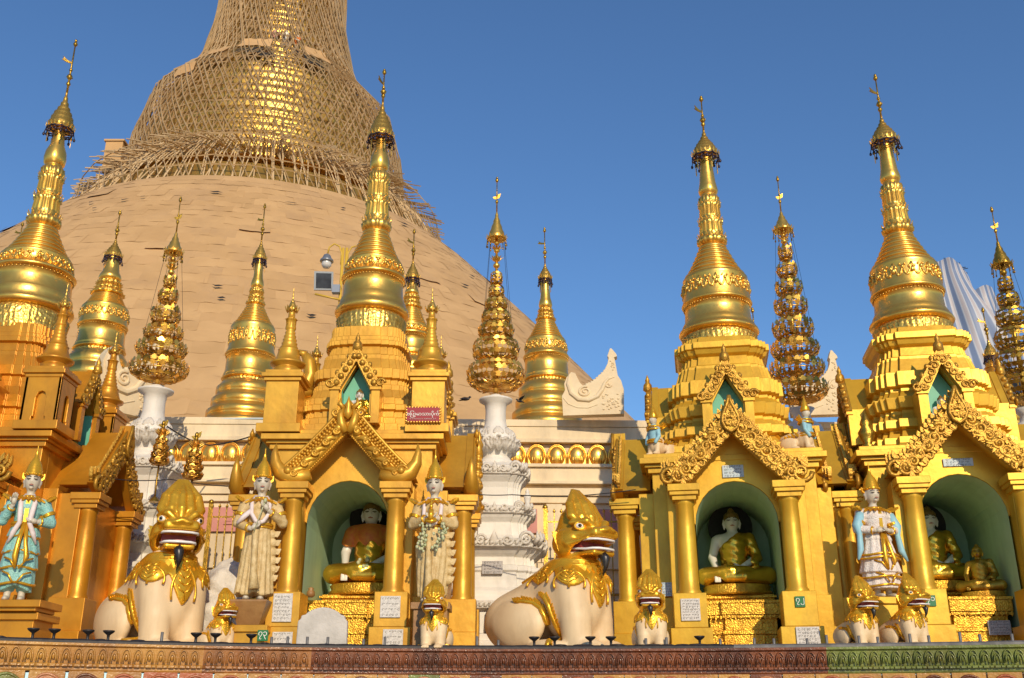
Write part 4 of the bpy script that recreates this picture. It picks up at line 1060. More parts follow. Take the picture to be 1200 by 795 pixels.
    for s_, nm in ((1, 'trim_a'), (-1, 'trim_b')):
        for key, pts in (('fore', [(-.10, .03), (-.08, .2), (-.06, .4), (-.02, .58), (.05, .70), (.12, .70)]), ('thigh', [(.06, .34), (.07, .45), (.12, .56), (.22, .63), (.36, .66), (.48, .64)])):
            m_ = MB(); ps = []
            for i in range(len(pts) - 1):
                for k in range(4):
                    t = k / 4; ps.append(proj(s_, pts[i][0] + (pts[i + 1][0] - pts[i][0]) * t, pts[i][1] + (pts[i + 1][1] - pts[i][1]) * t))
            ps = [p + Vector((s_ * .006, 0, 0)) for p in ps]
            m_.tube(ps, [.034] * (len(ps) - 2) + [.026, .012], 6)
            for i in range(0, len(ps) - 1, 1):
                t = (ps[i + 1] - ps[i]).normalized(); m_.leaf(ps[i], Vector((0, t.z, -t.y)) * (-1 if key == 'fore' else -1) * .8 + t * .6, (s_, 0, 0), .085, .05, 0, .03)
            A[key + nm] = m_.mesh('trim', 'gold_lion')
    return A
LA = lion_assets()
def chinthe(label, loc, rz, head=0., s=1., group=None, nod=0., hs=1.11):
    t = thing('guardian_lion', label, 'lion statue', loc, rz, group, 1.)
    t.scale = s if hasattr(s, '__len__') else (s,) * 3
    b = put('body', LA['body'], t); put('bib', LA['bib'], t); put('ruff', LA['ruff'], t); put('feathers', LA['feathers'], t)
    for k in ('foretrim_a', 'foretrim_b', 'thightrim_a', 'thightrim_b'): put('trim', LA[k], t)
    h = put('head', LA['head'], t, (0, -.17, 1.20), head, scale=(hs, hs, hs * .88)); h.rotation_euler.x = nod
    put('mouth', LA['mouth'], h); put('teeth', LA['teeth'], h); put('beard', LA['beard'], h)
    for s_ in (-1, 1):
        e = put('eye', LA['eye'], h, (s_ * .188, -.205, .405), s_ * .62)
        er = put('ear', LA['ear'], h, (s_ * .235, .02, .05)); er.scale = (s_ * .5, .5, .58)
    return t
G_ = 'guardian lions along the platform'
chinthe('big cream guardian lion with gold head, facing the viewer between the two left shrines', (-4.27, 12.85, PZ), R(47), R(-24), (1.0, 1.0, .97), G_)
chinthe('big cream guardian lion with gold head turned right, between the two middle shrines', (.68, 12.75, PZ), R(50), R(-8), (1.02, 1.02, .90), G_)
for lab, px, py, Y, rz, hd, s_ in (
    ('small guardian lion half hidden beside the big left lion, facing right', 256, 757, 12.45, 42, 0, .325),
    ('small mossy guardian lion with dark beard under the right cream deity', 509, 762, 12.05, -6, 0, .345),
    ('small guardian lion with open mouth against the wall of the middle right shrine', 764, 762, 12.2, -4, -4, .405),
    ('small guardian lion with pale chest, left of the pair below the white-robed deity', 1011, 757, 11.9, 16, 4, .355),
    ('small guardian lion nearest the number plate, right of the pair below the white-robed deity', 1068, 757, 11.8, 22, 8, .365)):
    p = at(px, py, Y); p.z = PZ
    chinthe(lab, p, R(rz), R(hd), (s_ * 1.04, s_ * 1.04, s_ * .93), 'small guardian lions', 0, 1.36)

# ================================================================== BUDDHA IMAGES
def buddha_skin(P):
    d = U(.03, ell(P, (0, -.03, .855), (.098, .112, .128)), cap(P, (0, 0, .66), (0, -.01, .78), .055, .058))
    d = U(.01, d, cap(P, (0, -.135, .87), (0, -.145, .835), .010, .016))
    d = U(.05, d, cap(P, (0, .0, .25), (0, .0, .55), .15, .175), cap(P, (-.17, 0, .62), (.17, 0, .62), .075, .075))
    d = U(.03, d, path(P, [(-.22, -.0, .61), (-.285, -.04, .38), (-.255, -.27, .20)], [.066, .055, .036]))
    d = U(.02, d, ell(P, (-.25, -.32, .13), (.042, .024, .06)))
    d = U(.03, d, path(P, [(.22, 0, .61), (.29, -.05, .36), (.10, -.26, .235)], [.066, .055, .036]), ell(P, (.0, -.28, .225), (.075, .045, .024)))
    for s_ in (-1, 1): d = U(.012, d, path(P, [(s_ * .098, -.02, .88), (s_ * .106, -.02, .83), (s_ * .10, -.03, .76)], [.018, .02, .012]))
    for k in range(4): d = U(.006, d, cap(P, (-.28 + .02 * k, -.335, .10), (-.282 + .021 * k, -.345, .02 + .004 * abs(k - 1.5)), .0115, .009), cap(P, (-.02 - .012 * k * 0, -.31 + .018 * k, .235), (-.10, -.31 + .018 * k, .233), .0115, .009))
    d = U(.006, d, cap(P, (-.22, -.32, .14), (-.195, -.34, .085), .013, .010), cap(P, (.02, -.29, .245), (-.02, -.27, .27), .013, .010))
    return d
def buddha_robe(P):
    d = U(.05, cap(P, (0, .0, .20), (0, .0, .55), .172, .198), cap(P, (.02, 0, .60), (.20, 0, .62), .095, .092))
    cut = P[:, 2] - (.50 + (P[:, 0] + .20) * .75)      # bare right shoulder
    d = np.maximum(d, cut)
    d = U(.02, d, path(P, [(.215, 0, .62), (.295, -.05, .37), (.23, -.15, .29)], [.083, .072, .062]))
    lg = U(.025, path(P, [(.13, .0, .13), (.40, -.20, .115), (.10, -.34, .085), (-.14, -.34, .08)], [.15, .115, .085, .06]), path(P, [(-.13, .0, .13), (-.40, -.20, .115), (-.08, -.32, .165), (.16, -.30, .17)], [.15, .115, .085, .055]), ell(P, (0, -.06, .07), (.26, .2, .08)))
    d = U(.04, d, lg)
    return d + .004 * np.sin(P[:, 2] * 60 + P[:, 0] * 26) * (P[:, 2] > .22)
BS = snet(buddha_skin, (-.40, -.42, -.0), (.40, .24, 1.02), .0125, 'body', 'marble')
BR = snet(buddha_robe, (-.60, -.50, -.02), (.60, .28, .76), .0155, 'robe', 'robe_gold')
FACE = []
for k in (-1, 1):
    m_ = MB(); m_.tube([(k * .016, -.116, .034), (k * .045, -.112, .046), (k * .078, -.088, .028)], [.004, .006, .003], 5); FACE.append(m_.mesh('eyebrow', 'hair'))
    m_ = MB(); m_.tube([(k * .020, -.114, .010), (k * .045, -.111, .004), (k * .070, -.092, .011)], [.003, .008, .003], 5); FACE.append(m_.mesh('eye', 'hair'))
m_ = MB(); m_.tube([(-.028, -.112, -.066), (0, -.119, -.064), (.028, -.112, -.066)], [.004, .010, .004], 6); FACE.append(m_.mesh('lips', 'lip_dull'))
def face(parent, loc):
    for me in FACE: put(me.name.split('.')[0], me, parent, loc)
m_ = MB()
m_.lathe([(.102, .86), (.106, .90), (.098, .945), (.072, .975), (.05, .985), (.046, 1.005), (.034, 1.025), (.016, 1.04), (.001, 1.052)], 24, 0, Matrix.Translation((0, -.02, 0)) @ Matrix.Diagonal((1, 1.08, 1, 1)))
HAIR = m_.mesh('hair_cap', 'hair_brown'); HAIRG = m_.mesh('hair_cap', 'gold_dark')
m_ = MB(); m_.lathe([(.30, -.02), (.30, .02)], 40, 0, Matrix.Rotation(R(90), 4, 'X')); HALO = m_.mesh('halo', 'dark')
m_ = MB(); m_.lathe([(.42, 0), (.46, .03), (.42, .07), (.44, .11), (.42, .13)], 40, 0, Matrix.Diagonal((1, .72, 1, 1)), mod=lambda a, z, i: .01 * abs(math.sin(18 * a)))
SEAT = m_.mesh('lotus_seat', 'gold_altar')
def buddha(label, loc, rz=0, s=1., gold=False, scarf=False, halo=True, seat=True):
    t = thing('buddha_statue', label, 'statue', loc, rz, 'seated Buddha images in the niches', s)
    z0 = .13 if seat else 0
    b = put('body', BS, t, (0, 0, z0)); r = put('robe', BR, t, (0, 0, z0)); face(b, (0, -.03, .855)); put('hair_cap', HAIRG if gold else HAIR, b)
    if gold:
        for o in (b, r): o.material_slots[0].link = 'OBJECT'; o.material_slots[0].material = M['gold_dark']
    if seat: put('lotus_seat', SEAT, t, (0, -.08, 0))
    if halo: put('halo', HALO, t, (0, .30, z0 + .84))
    if scarf:
        def sf(P):
            d = buddha_skin(P) - .030; th = np.arctan2(P[:, 0], -P[:, 1])
            return np.maximum(d, np.maximum(.475 + .03 * np.sin(7 * th) - P[:, 2], P[:, 2] - .725))
        put('scarf', snet(sf, (-.34, -.30, .4), (.34, .28, .76), .0135, 'scarf', 'robe_red'), t, (0, 0, z0))
        m2 = MB()
        for k in range(14): m2.ball((-.04 + rnd.uniform(-.06, .06), -.36 + rnd.uniform(-.03, .02), .10 + rnd.uniform(0, .2)), rnd.uniform(.015, .035), 0, None, 6, 4)
        m2.build('offering_flowers', 'leaf_green', t, (0, 0, z0))
    return t
buddha('white marble Buddha with an orange scarf, inside the shrine with the red sign', (-2.10 + .11, 14.25 + .24, PZ + .836), R(2), 1.17, scarf=True)
buddha('white marble Buddha in a shiny gold robe in the niche right of centre', on(shB, -.02, .16, .836), R(-8), 1.04)
buddha('gold-robed Buddha half hidden behind the left column of the rightmost shrine', on(shC, -.12, .16, .836), R(-8), 1.0)
buddha('small all-gold seated figure on the altar of the rightmost shrine', on(shC, .24, -.62, .68), R(-30), .58, gold=True, halo=False, seat=True)
bw = MB(); bw.lathe([(.03, 0), (.055, .02), (.05, .07), (.03, .09), (.04, .11), (.001, .13)], 14)
tag(bw.build('offering_bowl', 'wood', None, (-2.10 - .44, 14.25 - 1.02, PZ + .70)), 'small brown lidded offering bowl at the left end of the altar', 'bowl')

# ================================================================== STANDING DEITIES
def hand_tubes(m_, wrist, d, nrm, s=1., curl=.5, thumb=1, mi=0):
    """palm and five separate bent fingers"""
    w_ = Vector(wrist); d = Vector(d).normalized(); nn = Vector(nrm); sd = d.cross(nn).normalized(); nn = sd.cross(d).normalized()
    m_.tube([w_, w_ + d * .035 * s, w_ + d * .075 * s], [.022 * s, .030 * s, .027 * s], 8, mi)
    for k, L in enumerate((.058, .068, .064, .050)):
        b = w_ + d * .072 * s + sd * (k - 1.5) * .0165 * s; p1 = b + d * L * .5 * s; dd = (d * (1 - curl) + nn * curl).normalized(); p2 = p1 + dd * L * .5 * s
        m_.tube([b, p1, p2], [.0105 * s, .0098 * s, .007 * s], 6, mi)
    b = w_ + d * .03 * s + sd * thumb * -.026 * s; dd = (d * .7 - sd * thumb * .6 + nn * .3).normalized()
    m_.tube([b, b + dd * .03 * s, b + (dd + d * .5).normalized() * .058 * s], [.0125 * s, .011 * s, .0085 * s], 6, mi)

def deity(name, label, loc, rz, body_m, skirt_m, kind, arms, lean=0., s=1., scarf=None, accent='gold_lion'):
    t = thing(name, label, 'statue', loc, rz, 'standing deity statues', s)
    (el, wl, dl), (er, wr, dr) = arms
    def skin(P):
        d = U(.02, ell(P, (0, -.02, 1.43), (.094, .108, .138)), cap(P, (0, 0, 1.18), (0, -.01, 1.36), .052, .050))
        d = U(.008, d, cap(P, (0, -.118, 1.445), (0, -.126, 1.405), .009, .015), ell(P, (0, -.10, 1.33), (.03, .025, .02)))
        for q in (-1, 1): d = U(.012, d, path(P, [(q * .09, 0, 1.46), (q * .10, 0, 1.42), (q * .095, -.01, 1.34)], [.016, .02, .011]))
        d = U(.05, d, cap(P, (0, 0, .90), (0, 0, 1.10), .125, .15), cap(P, (-.15, 0, 1.16), (.15, 0, 1.16), .068, .068))
        d = U(.02, d, path(P, [(-.2, 0, 1.15), el, wl], [.058, .047, .028]), path(P, [(.2, 0, 1.15), er, wr], [.058, .047, .028]))
        for q in (-1, 1):
            d = U(.03, d, path(P, [(q * .075, 0, .8), (q * .08, 0, .4), (q * .085, .0, .06)], [.09, .07, .042]), ell(P, (q * .09, -.07, .03), (.045, .115, .035)))
        return d
    b = put('body', snet(skin, (-.48, -.40, -.01), (.48, .22, 1.60), .0165, 'body', 'skin'), t)
    for wv_, dv_, q in ((wl, dl, 1), (wr, dr, -1)): hm = MB(); hand_tubes(hm, wv_, dv_, (.2 * q, -.5, .6), 1.1, .35, q); hm.build('hand', 'skin', b)
    face(b, (0, -.02, 1.43))
    # tunic with sleeves
    def tun(P):
        d = U(.05, cap(P, (0, 0, .86), (0, 0, 1.10), .142, .170), cap(P, (-.16, 0, 1.15), (.16, 0, 1.15), .084, .084))
        def part(a, b_, f): return tuple(np.array(a) + (np.array(b_) - np.array(a)) * f)
        d = U(.025, d, path(P, [(-.2, 0, 1.15), el, part(el, wl, .72)], [.078, .064, .050]), path(P, [(.2, 0, 1.15), er, part(er, wr, .72)], [.078, .064, .050]))
        d = np.maximum(d, np.minimum(P[:, 2] - 1.21, 9) + 0)
        return d + .003 * np.sin(P[:, 2] * 90)
    put('tunic', snet(tun, (-.48, -.40, .66), (.48, .24, 1.26), .0165, 'tunic', body_m), t)
    # skirt
    def skt(P):
        th = np.arctan2(P[:, 0], -P[:, 1]); z = P[:, 2]
        r = np.sqrt(P[:, 0] ** 2 + (P[:, 1] * 1.25) ** 2)
        f = np.clip((.92 - z) / .84, 0, 1)
        if kind == 'pleat':
            R_ = .158 + .02 * np.sin(f * 3.2) + .075 * f ** 2.2 + (.004 + .014 * f) * np.cos(17 * th + 2.0 * f) + .02 * f * np.maximum(0, np.sin(th + .6))
            bot = .07 + .02 * np.cos(th * 5)
        elif kind == 'drape':
            R_ = .155 + .055 * np.sin(f * 3.0) * (1 - .4 * f) + .02 * f + (.004 + .013 * f) * np.cos(15 * th + 7 * f)
            sw = np.clip(1 - np.abs(z - .70 - .10 * np.sin(th + .9)) / .17, 0, 1); R_ = R_ + .05 * sw * np.maximum(0, np.cos(th + .4))
            bot = .07 + .02 * np.cos(th * 4)
        elif kind == 'tier':
            u = (z * 1.0 / .185) % 1.0
            R_ = .150 + .04 * np.sin(f * 3.1) + .028 * f + .030 * (1 - u) + .006 * np.cos(12 * th)
            bot = .14 + .03 * np.cos(th * 2)
        else:   # bell shaped
            u = (z / .26) % 1.0
            R_ = .150 + .17 * f ** .8 - .045 * (f > .70) + .022 * (1 - u) + .008 * np.cos(14 * th)
            bot = .12 + .0 * th
        d = (r - R_) * .75
        return np.maximum(d, np.maximum(bot - z, z - .92))
    put('skirt', snet(skt, (-.46, -.40, .03), (.46, .36, .96), .0165, 'skirt', skirt_m), t)
    # gold trimmings
    g = MB()
    def ring(z, rx, ry, r_=.016, wob=0): g.tube([(rx * math.sin(a), -ry * math.cos(a), z + wob * math.cos(a * 3)) for a in [i * math.pi / 14 for i in range(29)]], r_, 6)
    ring(.905, .165, .135, .022); ring(.87, .170, .138, .014)
    for a in [i * math.pi / 9 for i in range(18)]: g.leaf((.12 * math.sin(a), -.10 * math.cos(a), 1.225), (math.sin(a), -math.cos(a), -.55), (math.sin(a) * .4, -math.cos(a) * .4, 1), .13, .075, 0, .02)
    ring(1.225, .12, .10, .02)
    for q, (e, wv) in ((-1, (el, wl)), (1, (er, wr))):
        for k in range(4): g.leaf((q * .215, -.02 + .03 * (k - 1.5), 1.19), (q * (1 if k % 2 else .8), .3 * (k - 1.5), .35 + .1 * k), (0, -.6, .8), .13, .07, 0, .025)
        ev, wvv = Vector(e), Vector(wv); sh = Vector((q * .2, 0, 1.15))
        for f_, rr in ((.55, .078), (.62, .076)):
            c = sh + (ev - sh) * f_; dd = (ev - sh).normalized(); a_ = dd.orthogonal().normalized(); b_ = dd.cross(a_)
            g.tube([c + (a_ * math.cos(k * .5236) + b_ * math.sin(k * .5236)) * rr for k in range(13)], .016, 5)
        c = ev + (wvv - ev) * .80; dd = (wvv - ev).normalized(); a_ = dd.orthogonal().normalized(); b_ = dd.cross(a_)
        g.tube([c + (a_ * math.cos(k * .5236) + b_ * math.sin(k * .5236)) * .046 for k in range(13)], .015, 5)
    if kind in ('tier', 'bell'):
        for z, rr in ((.20, .225), (.385, .225), (.57, .215), (.75, .19)) if kind == 'tier' else ((.16, .285), (.27, .30), (.53, .285), (.58, .27)): ring(z, rr, rr * .8, .016, .012)
        g.tube([(0, -.15, .9), (-.03, -.21, .7), (-.045, -.235, .5), (-.02, -.25, .36)], [.035, .03, .04, .01], 6); g.tube([(.02, -.15, .9), (.05, -.21, .68), (.09, -.23, .5), (.07, -.25, .42)], [.03, .026, .034, .01], 6)
        g.box((0, -.155, 1.04), (.05, .02, .26))
        for q in (-1, 1):
            for zz2 in (.46, .30): g.tube([(q * .02, -.235, zz2 - .10), (q * .09, -.22, zz2), (q * .17, -.16, zz2 + .03)], .013, 5)
    g.build('gold_trim', accent, t)
    if kind in ('pleat', 'drape'):      # scalloped flame edge of the skirt on its left side
        e_ = MB()
        for k in range(6): e_.ball((.17 + .035 * math.sin(k * .55) + .02 * (k > 3), -.02, .80 - k * .105), (.065, .04, .06), 0, None, 10, 6); e_.leaf((.20 + .03 * math.sin(k * .55), -.03, .78 - k * .105), (.8, 0, .55), (0, -1, 0), .10, .08, 0, .03)
        e_.tube([(-.04, -.15, .9), (-.03, -.19, .6), (-.02, -.23, .3), (0, -.25, .12)], [.05, .04, .045, .07], 8)
        e_.build('sash', skirt_m, t)
    if scarf:
        sc_ = MB(); sc_.tube([(-.07, -.04, 1.25), (-.115, -.12, 1.16), (-.11, -.175, 1.02), (-.05, -.19, .93), (0, -.195, .905), (.05, -.19, .93), (.11, -.175, 1.02), (.115, -.12, 1.16), (.07, -.04, 1.25)], .027, 8)
        if scarf == 2: sc_.tube([(-.11, -.16, 1.06), (-.2, -.17, .98), (-.28, -.14, .90)], [.03, .035, .02], 8)
        sc_.build('garland', 'scarf', t)
    c = MB()
    c.lathe([(.106, 1.485), (.118, 1.495), (.118, 1.515), (.106, 1.53), (.108, 1.555), (.100, 1.565), (.100, 1.59), (.090, 1.605), (.088, 1.625), (.074, 1.645), (.070, 1.66), (.052, 1.68), (.046, 1.70), (.030, 1.715), (.026, 1.75), (.018, 1.76), (.022, 1.775), (.011, 1.80), (.008, 1.86), (.001, 1.88)], 24, 0, Matrix.Translation((0, -.015, 0)))
    for q in (-1, 1): c.leaf((q * .10, .0, 1.44), (q * .35, .2, .9), (0, -1, 0), .10, .05, 0, .025)
    for k in range(15): a = (k - 7) * .38; c.ball((.117 * math.sin(a), -.015 - .117 * math.cos(a), 1.505), .011, 0, None, 5, 3)
    c.build('crown', accent, t)
    return t
def dplace(px, py, Y): return at(px, py, Y)
UP = ((-.30, -.02, .93), (-.10, -.20, .86), (.6, -.3, .5))
p = dplace(296, 705, 12.55)
d1 = deity('deity_statue', 'cream robed deity holding a small flower to its chest, left of the red sign shrine', p, R(14), 'stone_cream', 'stone_cream', 'pleat', (((-.27, -.04, .92), (-.10, -.20, .83), (.7, -.2, .4)), ((.30, -.04, .94), (.10, -.22, 1.06), (-.6, -.2, .6))), s=1.0, scarf=2)
d1.scale = (.93, .95, 1.)
fl = MB(); fl.tube([(-.06, -.24, .80), (.0, -.25, 1.0), (.05, -.26, 1.16)], .007, 5); fl.ball((.05, -.26, 1.17), (.024, .024, .03)); fl.build('flower', 'leaf_green', d1)
p2 = dplace(506, 708, 12.45)
d2 = deity('deity_statue', 'cream draped deity holding a tiny gold figure and flower garlands, above the small lion', p2, R(-4), 'stone_cream', 'stone_cream', 'drape', (((-.27, -.05, .93), (-.05, -.24, .98), (.8, -.3, .2)), ((.27, -.05, .93), (.06, -.24, .98), (-.8, -.3, .2))), s=1.0, scarf=1)
d2.scale = (.92, .95, 1.)
fg = MB(); fg.tube([(0, -.28, .95), (0, -.27, 1.08)], [.05, .03], 8); fg.ball((0, -.275, 1.11), (.026, .026, .032)); fg.lathe([(.02, 0), (.001, .06)], 8, 0, Matrix.Translation((0, -.275, 1.135))); fg.tube([(-.07, -.27, .95), (0, -.285, .93), (.07, -.27, .95)], .028, 7); fg.build('offering_figure', 'gold_lion', d2)
for q in (0, 1):
    fl = MB()
    for k in range(36):
        z = rnd.uniform(.58, .92); fl.ball(((-.09 if q == 0 else .12 + .05 * math.sin(z * 9)) + rnd.gauss(0, .032), -.26 + rnd.uniform(-.03, .03), z), rnd.uniform(.014, .024), 0, None, 5, 4)
    fl.build('flower_garland', 'leaf_green', d2)
p3 = dplace(15, 706, 12.0)
d3 = deity('deity_statue', 'turquoise robed deity with gold sash at the left edge of the picture', p3, R(20), 'turquoise', 'turquoise', 'tier', (((-.28, -.06, .93), (-.17, -.20, 1.10), (.1, -.3, 1)), ((.31, -.02, .93), (.15, -.17, .92), (-1, -.3, .1))), s=.98)
d3.scale = (.88, .9, .98)
sc_ = MB()
for q in (-1, 1): sc_.tube([(q * .05, -.06, 1.25), (q * .085, -.15, 1.14), (q * .07, -.185, 1.0), (q * .06, -.18, .9), (q * .12, -.16, .78), (q * .17, -.12, .66)], [.02, .034, .034, .03, .034, .012], 8)
sc_.build('stole', 'scarf', d3)
p4 = dplace(1036, 702, 12.55)
d4 = deity('deity_statue', 'white robed deity with pale blue sleeves, both hands at its belt, before the rightmost shrine', p4, R(12), 'pinkwhite', 'pinkwhite', 'bell', (((-.29, -.02, .93), (-.11, -.19, .89), (.9, -.3, .1)), ((.29, -.02, .93), (.11, -.19, .89), (-.9, -.3, .1))), s=.88)
sc_ = MB()
for q in (-1, 1):
    sc_.tube([(q * .22, -.03, 1.15), (q * .30, -.04, .97), (q * .29, -.06, .85), (q * .31, -.08, .64), (q * .37, -.10, .50)], [.06, .075, .04, .045, .015], 8); 
sc_.build('sleeve', 'skyblue', d4)
# brackets the deities stand on (parts of their shrines)
def loc_(root, p): return Matrix.Rotation(-root.rotation_euler.z, 4, 'Z') @ (Vector(p) - root.location)
def bracket(root, wpos, w_, d_, h_, m_, tap=1.0):
    b = MB(); b.box((0, 0, -h_ / 2), (w_ * .86, d_ * .86, h_)); b.box((0, 0, -.04), (w_, d_, .081))
    b.build('bracket', m_, root, loc_(root, wpos), -root.rotation_euler.z, bevel=.008)
bm_ = MB(); bm_.lathe([(.16, -.28), (.27, -.02), (.27, .0)], 4, 0, Matrix.Rotation(R(45), 4, 'Z') @ Matrix.Diagonal((1.15, 1.15, 1, 1)), sm=False); bm_.build('bracket', 'wood', shA, p - shA.location)
bracket(shA, p + Vector((0, .12, -.28)), .46, .5, .5, 'gold_paint')
bracket(shA, p2 - Vector((0, 0, .002)), .46, .46, .62, 'wood'); bracket(shL, p3 - Vector((0, 0, .002)), .9, .6, .12, 'gold_orange'); bracket(shL, p3 + Vector((0, .1, -.13)), .8, .6, .5, 'gold_orange'); bracket(shC, p4 - Vector((0, 0, .002)), .52, .5, .62, 'gold_yellow')

# ================================================================== WHITE STUPAS WITH GOLD TREES
PLAN_W = dict(steps=((1, .50), (.90, .72)), corner=.80)
def white_stupa(label, X, Y, s=1.):
    t = thing('white_stupa', label, 'stupa', (X, Y, PZ), 0, 'white carved stupas', s)
    b = MB()
    pr = [(.92, 0), (.92, .25), (.88, .27), (.88, .34), (.80, .36), (.78, .62), (.84, .66), (.84, .72), (.72, .74), (.66, .82), (.66, .88), (.60, .93), (.57, 1.02), (.57, 1.12), (.60, 1.14), (.60, 1.20), (.53, 1.22), (.51, 1.32), (.56, 1.36), (.64, 1.44), (.66, 1.50), (.62, 1.54), (.50, 1.56), (.44, 1.62), (.42, 1.78), (.47, 1.84), (.50, 1.90), (.50, 1.96), (.44, 1.99), (.36, 2.02), (.34, 2.10), (.34, 2.26), (.36, 2.33), (.42, 2.40), (.44, 2.47), (.42, 2.54), (.30, 2.60), (.24, 2.64)]
    tiers(b, pr, PLAN_W); b.build('body', 'white', t, bevel=.012)
    for z, h, L, sz in ((1.48, .655, .12, .12), (1.93, .505, .09, .07), (2.47, .435, .11, .09), (.69, .845, .10, 0)):
        o = MB(); pts = redent(h, **PLAN_W); n = len(pts)
        for i in range(n):      # rope-like leaf moulding
            a, c = Vector((*pts[i], 0)), Vector((*pts[(i + 1) % n], 0)); ln = (c - a).length; k = max(1, int(ln / .06)); d = (c - a).normalized(); nn = Vector((d.y, -d.x, 0))
            o.tube([a + Vector((0, 0, z + L * .28)), c + Vector((0, 0, z + L * .28))], .022, 5); o.tube([a + Vector((0, 0, z - L * .3)), c + Vector((0, 0, z - L * .3))], .022, 5)
            for q in range(k):
                p = a + (c - a) * ((q + .5) / k) + nn * .008
                o.tube([p + d * -.025 + Vector((0, 0, z - L * .3)), p + nn * .016 + Vector((0, 0, z)), p + d * .03 + Vector((0, 0, z + L * .28))], [.014, .026, .012], 5)
        if sz:
            for q in range(4):
                X_ = Matrix.Rotation(q * math.pi / 2, 4, 'Z')
                for s_ in (-1, 1):
                    o.spiral((s_ * h * .62, z + .05), sz * .8, .02, 1.5, 0 if s_ > 0 else math.pi, -h * .96, .026, 0, X_, s_); o.spiral((s_ * h * .26, z + .03), sz * .62, .015, 1.3, 0, -h - .025, .02, 0, X_, -s_)
                    o.tube([(s_ * h * .78, -h * .86, z), (s_ * h * .86, -h * .93, z + sz * .5), (s_ * h * .84, -h * .90, z + sz * 1.3)], [.035, .035, .006], 6, 0, X_)
                o.lathe([(.001, -sz * .5), (sz * .5, 0), (.001, sz * 1.1)], 8, 0, X_ @ Matrix.Translation((0, -h - .02, z + .03)) @ Matrix.Diagonal((1, .4, 1, 1)))
        o.build('carved_moulding', 'white_dirty', t)
    # volutes at the base, small vases on the ledge
    v = MB(); v.prism([(.34, .0), (.62, .0), (.64, .30), (.74, .55), (.68, .84), (.50, .92), (.34, .80), (.40, .5)], -1.12, -.80)
    v.spiral((.55, .66), .20, .03, 1.8, 0, -1.13, .034); v.ball((.55, -1.13, .66), .04)
    for zz2 in (.05, .18, .30): v.box((.48, -.97, zz2), (.36, .40, .06))
    vm = v.mesh('volute', 'white')
    v = MB(); v.lathe([(.05, 0), (.055, .02), (.03, .06), (.045, .12), (.048, .16), (.022, .20), (.03, .22), (.001, .26)], 12); vs_ = v.mesh('ledge_vase', 'white')
    for q in range(4):
        for s_ in (-1, 1):
            if q == 3 and X < -3: continue
            o = put('volute', vm, t, rz=q * math.pi / 2); o.scale = (s_, 1, 1)
        put('ledge_vase', vs_, t, Matrix.Rotation(q * math.pi / 2, 4, 'Z') @ Vector((.43, -.43, 1.96)))
    dk = MB(); dk.prism([(-.1, .36), (.13, .36), (.16, .52), (.06, .66), (-.08, .62)], -.90, -.80); dk.build('base_opening', 'dark', t)
    for q in (0,): plate(t, 'plaque', 'plaque_grey', -.02, -.615, 1.17, .26, .16, .03, 'grey inscribed plaque', lines=4)
    l = MB(); l.lathe([(.26, 2.62), (.27, 2.66), (.21, 2.70), (.20, 2.74), (.26, 2.80), (.29, 2.90), (.285, 3.0), (.235, 3.09), (.165, 3.15), (.145, 3.25), (.14, 3.40), (.155, 3.50), (.23, 3.545), (.235, 3.57), (.10, 3.60), (.07, 3.64)], 40)
    l.build('vase', 'white', t)
    pl = MB()
    for row, (z, r, L, up, n) in enumerate(((2.78, .255, .24, 1, 9), (2.80, .262, .19, 1, 9), (3.12, .20, .15, -1, 9))):
        for i in range(n):
            a = 2 * math.pi * (i + .5 * (row % 2)) / n; c_, s_ = math.cos(a), math.sin(a); ta = Vector((-s_, c_, 0)); w0 = .075 if row < 2 else .055
            for q in (-1, 0, 1):      # a petal of three ribs curling outwards at the tip
                p0 = Vector((r * c_, r * s_, z)); p1 = Vector(((r + .035) * c_, (r + .035) * s_, z + up * L * .45)) + ta * q * w0 * .7; p2 = Vector(((r + .05) * c_, (r + .05) * s_, z + up * L * (.85 - .18 * abs(q)))) + ta * q * w0; p3 = p2 + Vector((c_ * .035, s_ * .035, -up * .01))
                pl.tube([p0, p1, p2, p3], [.03, .042, .034, .012], 6)
    pl.build('lotus_petals', 'white_dirty', t)
    return t
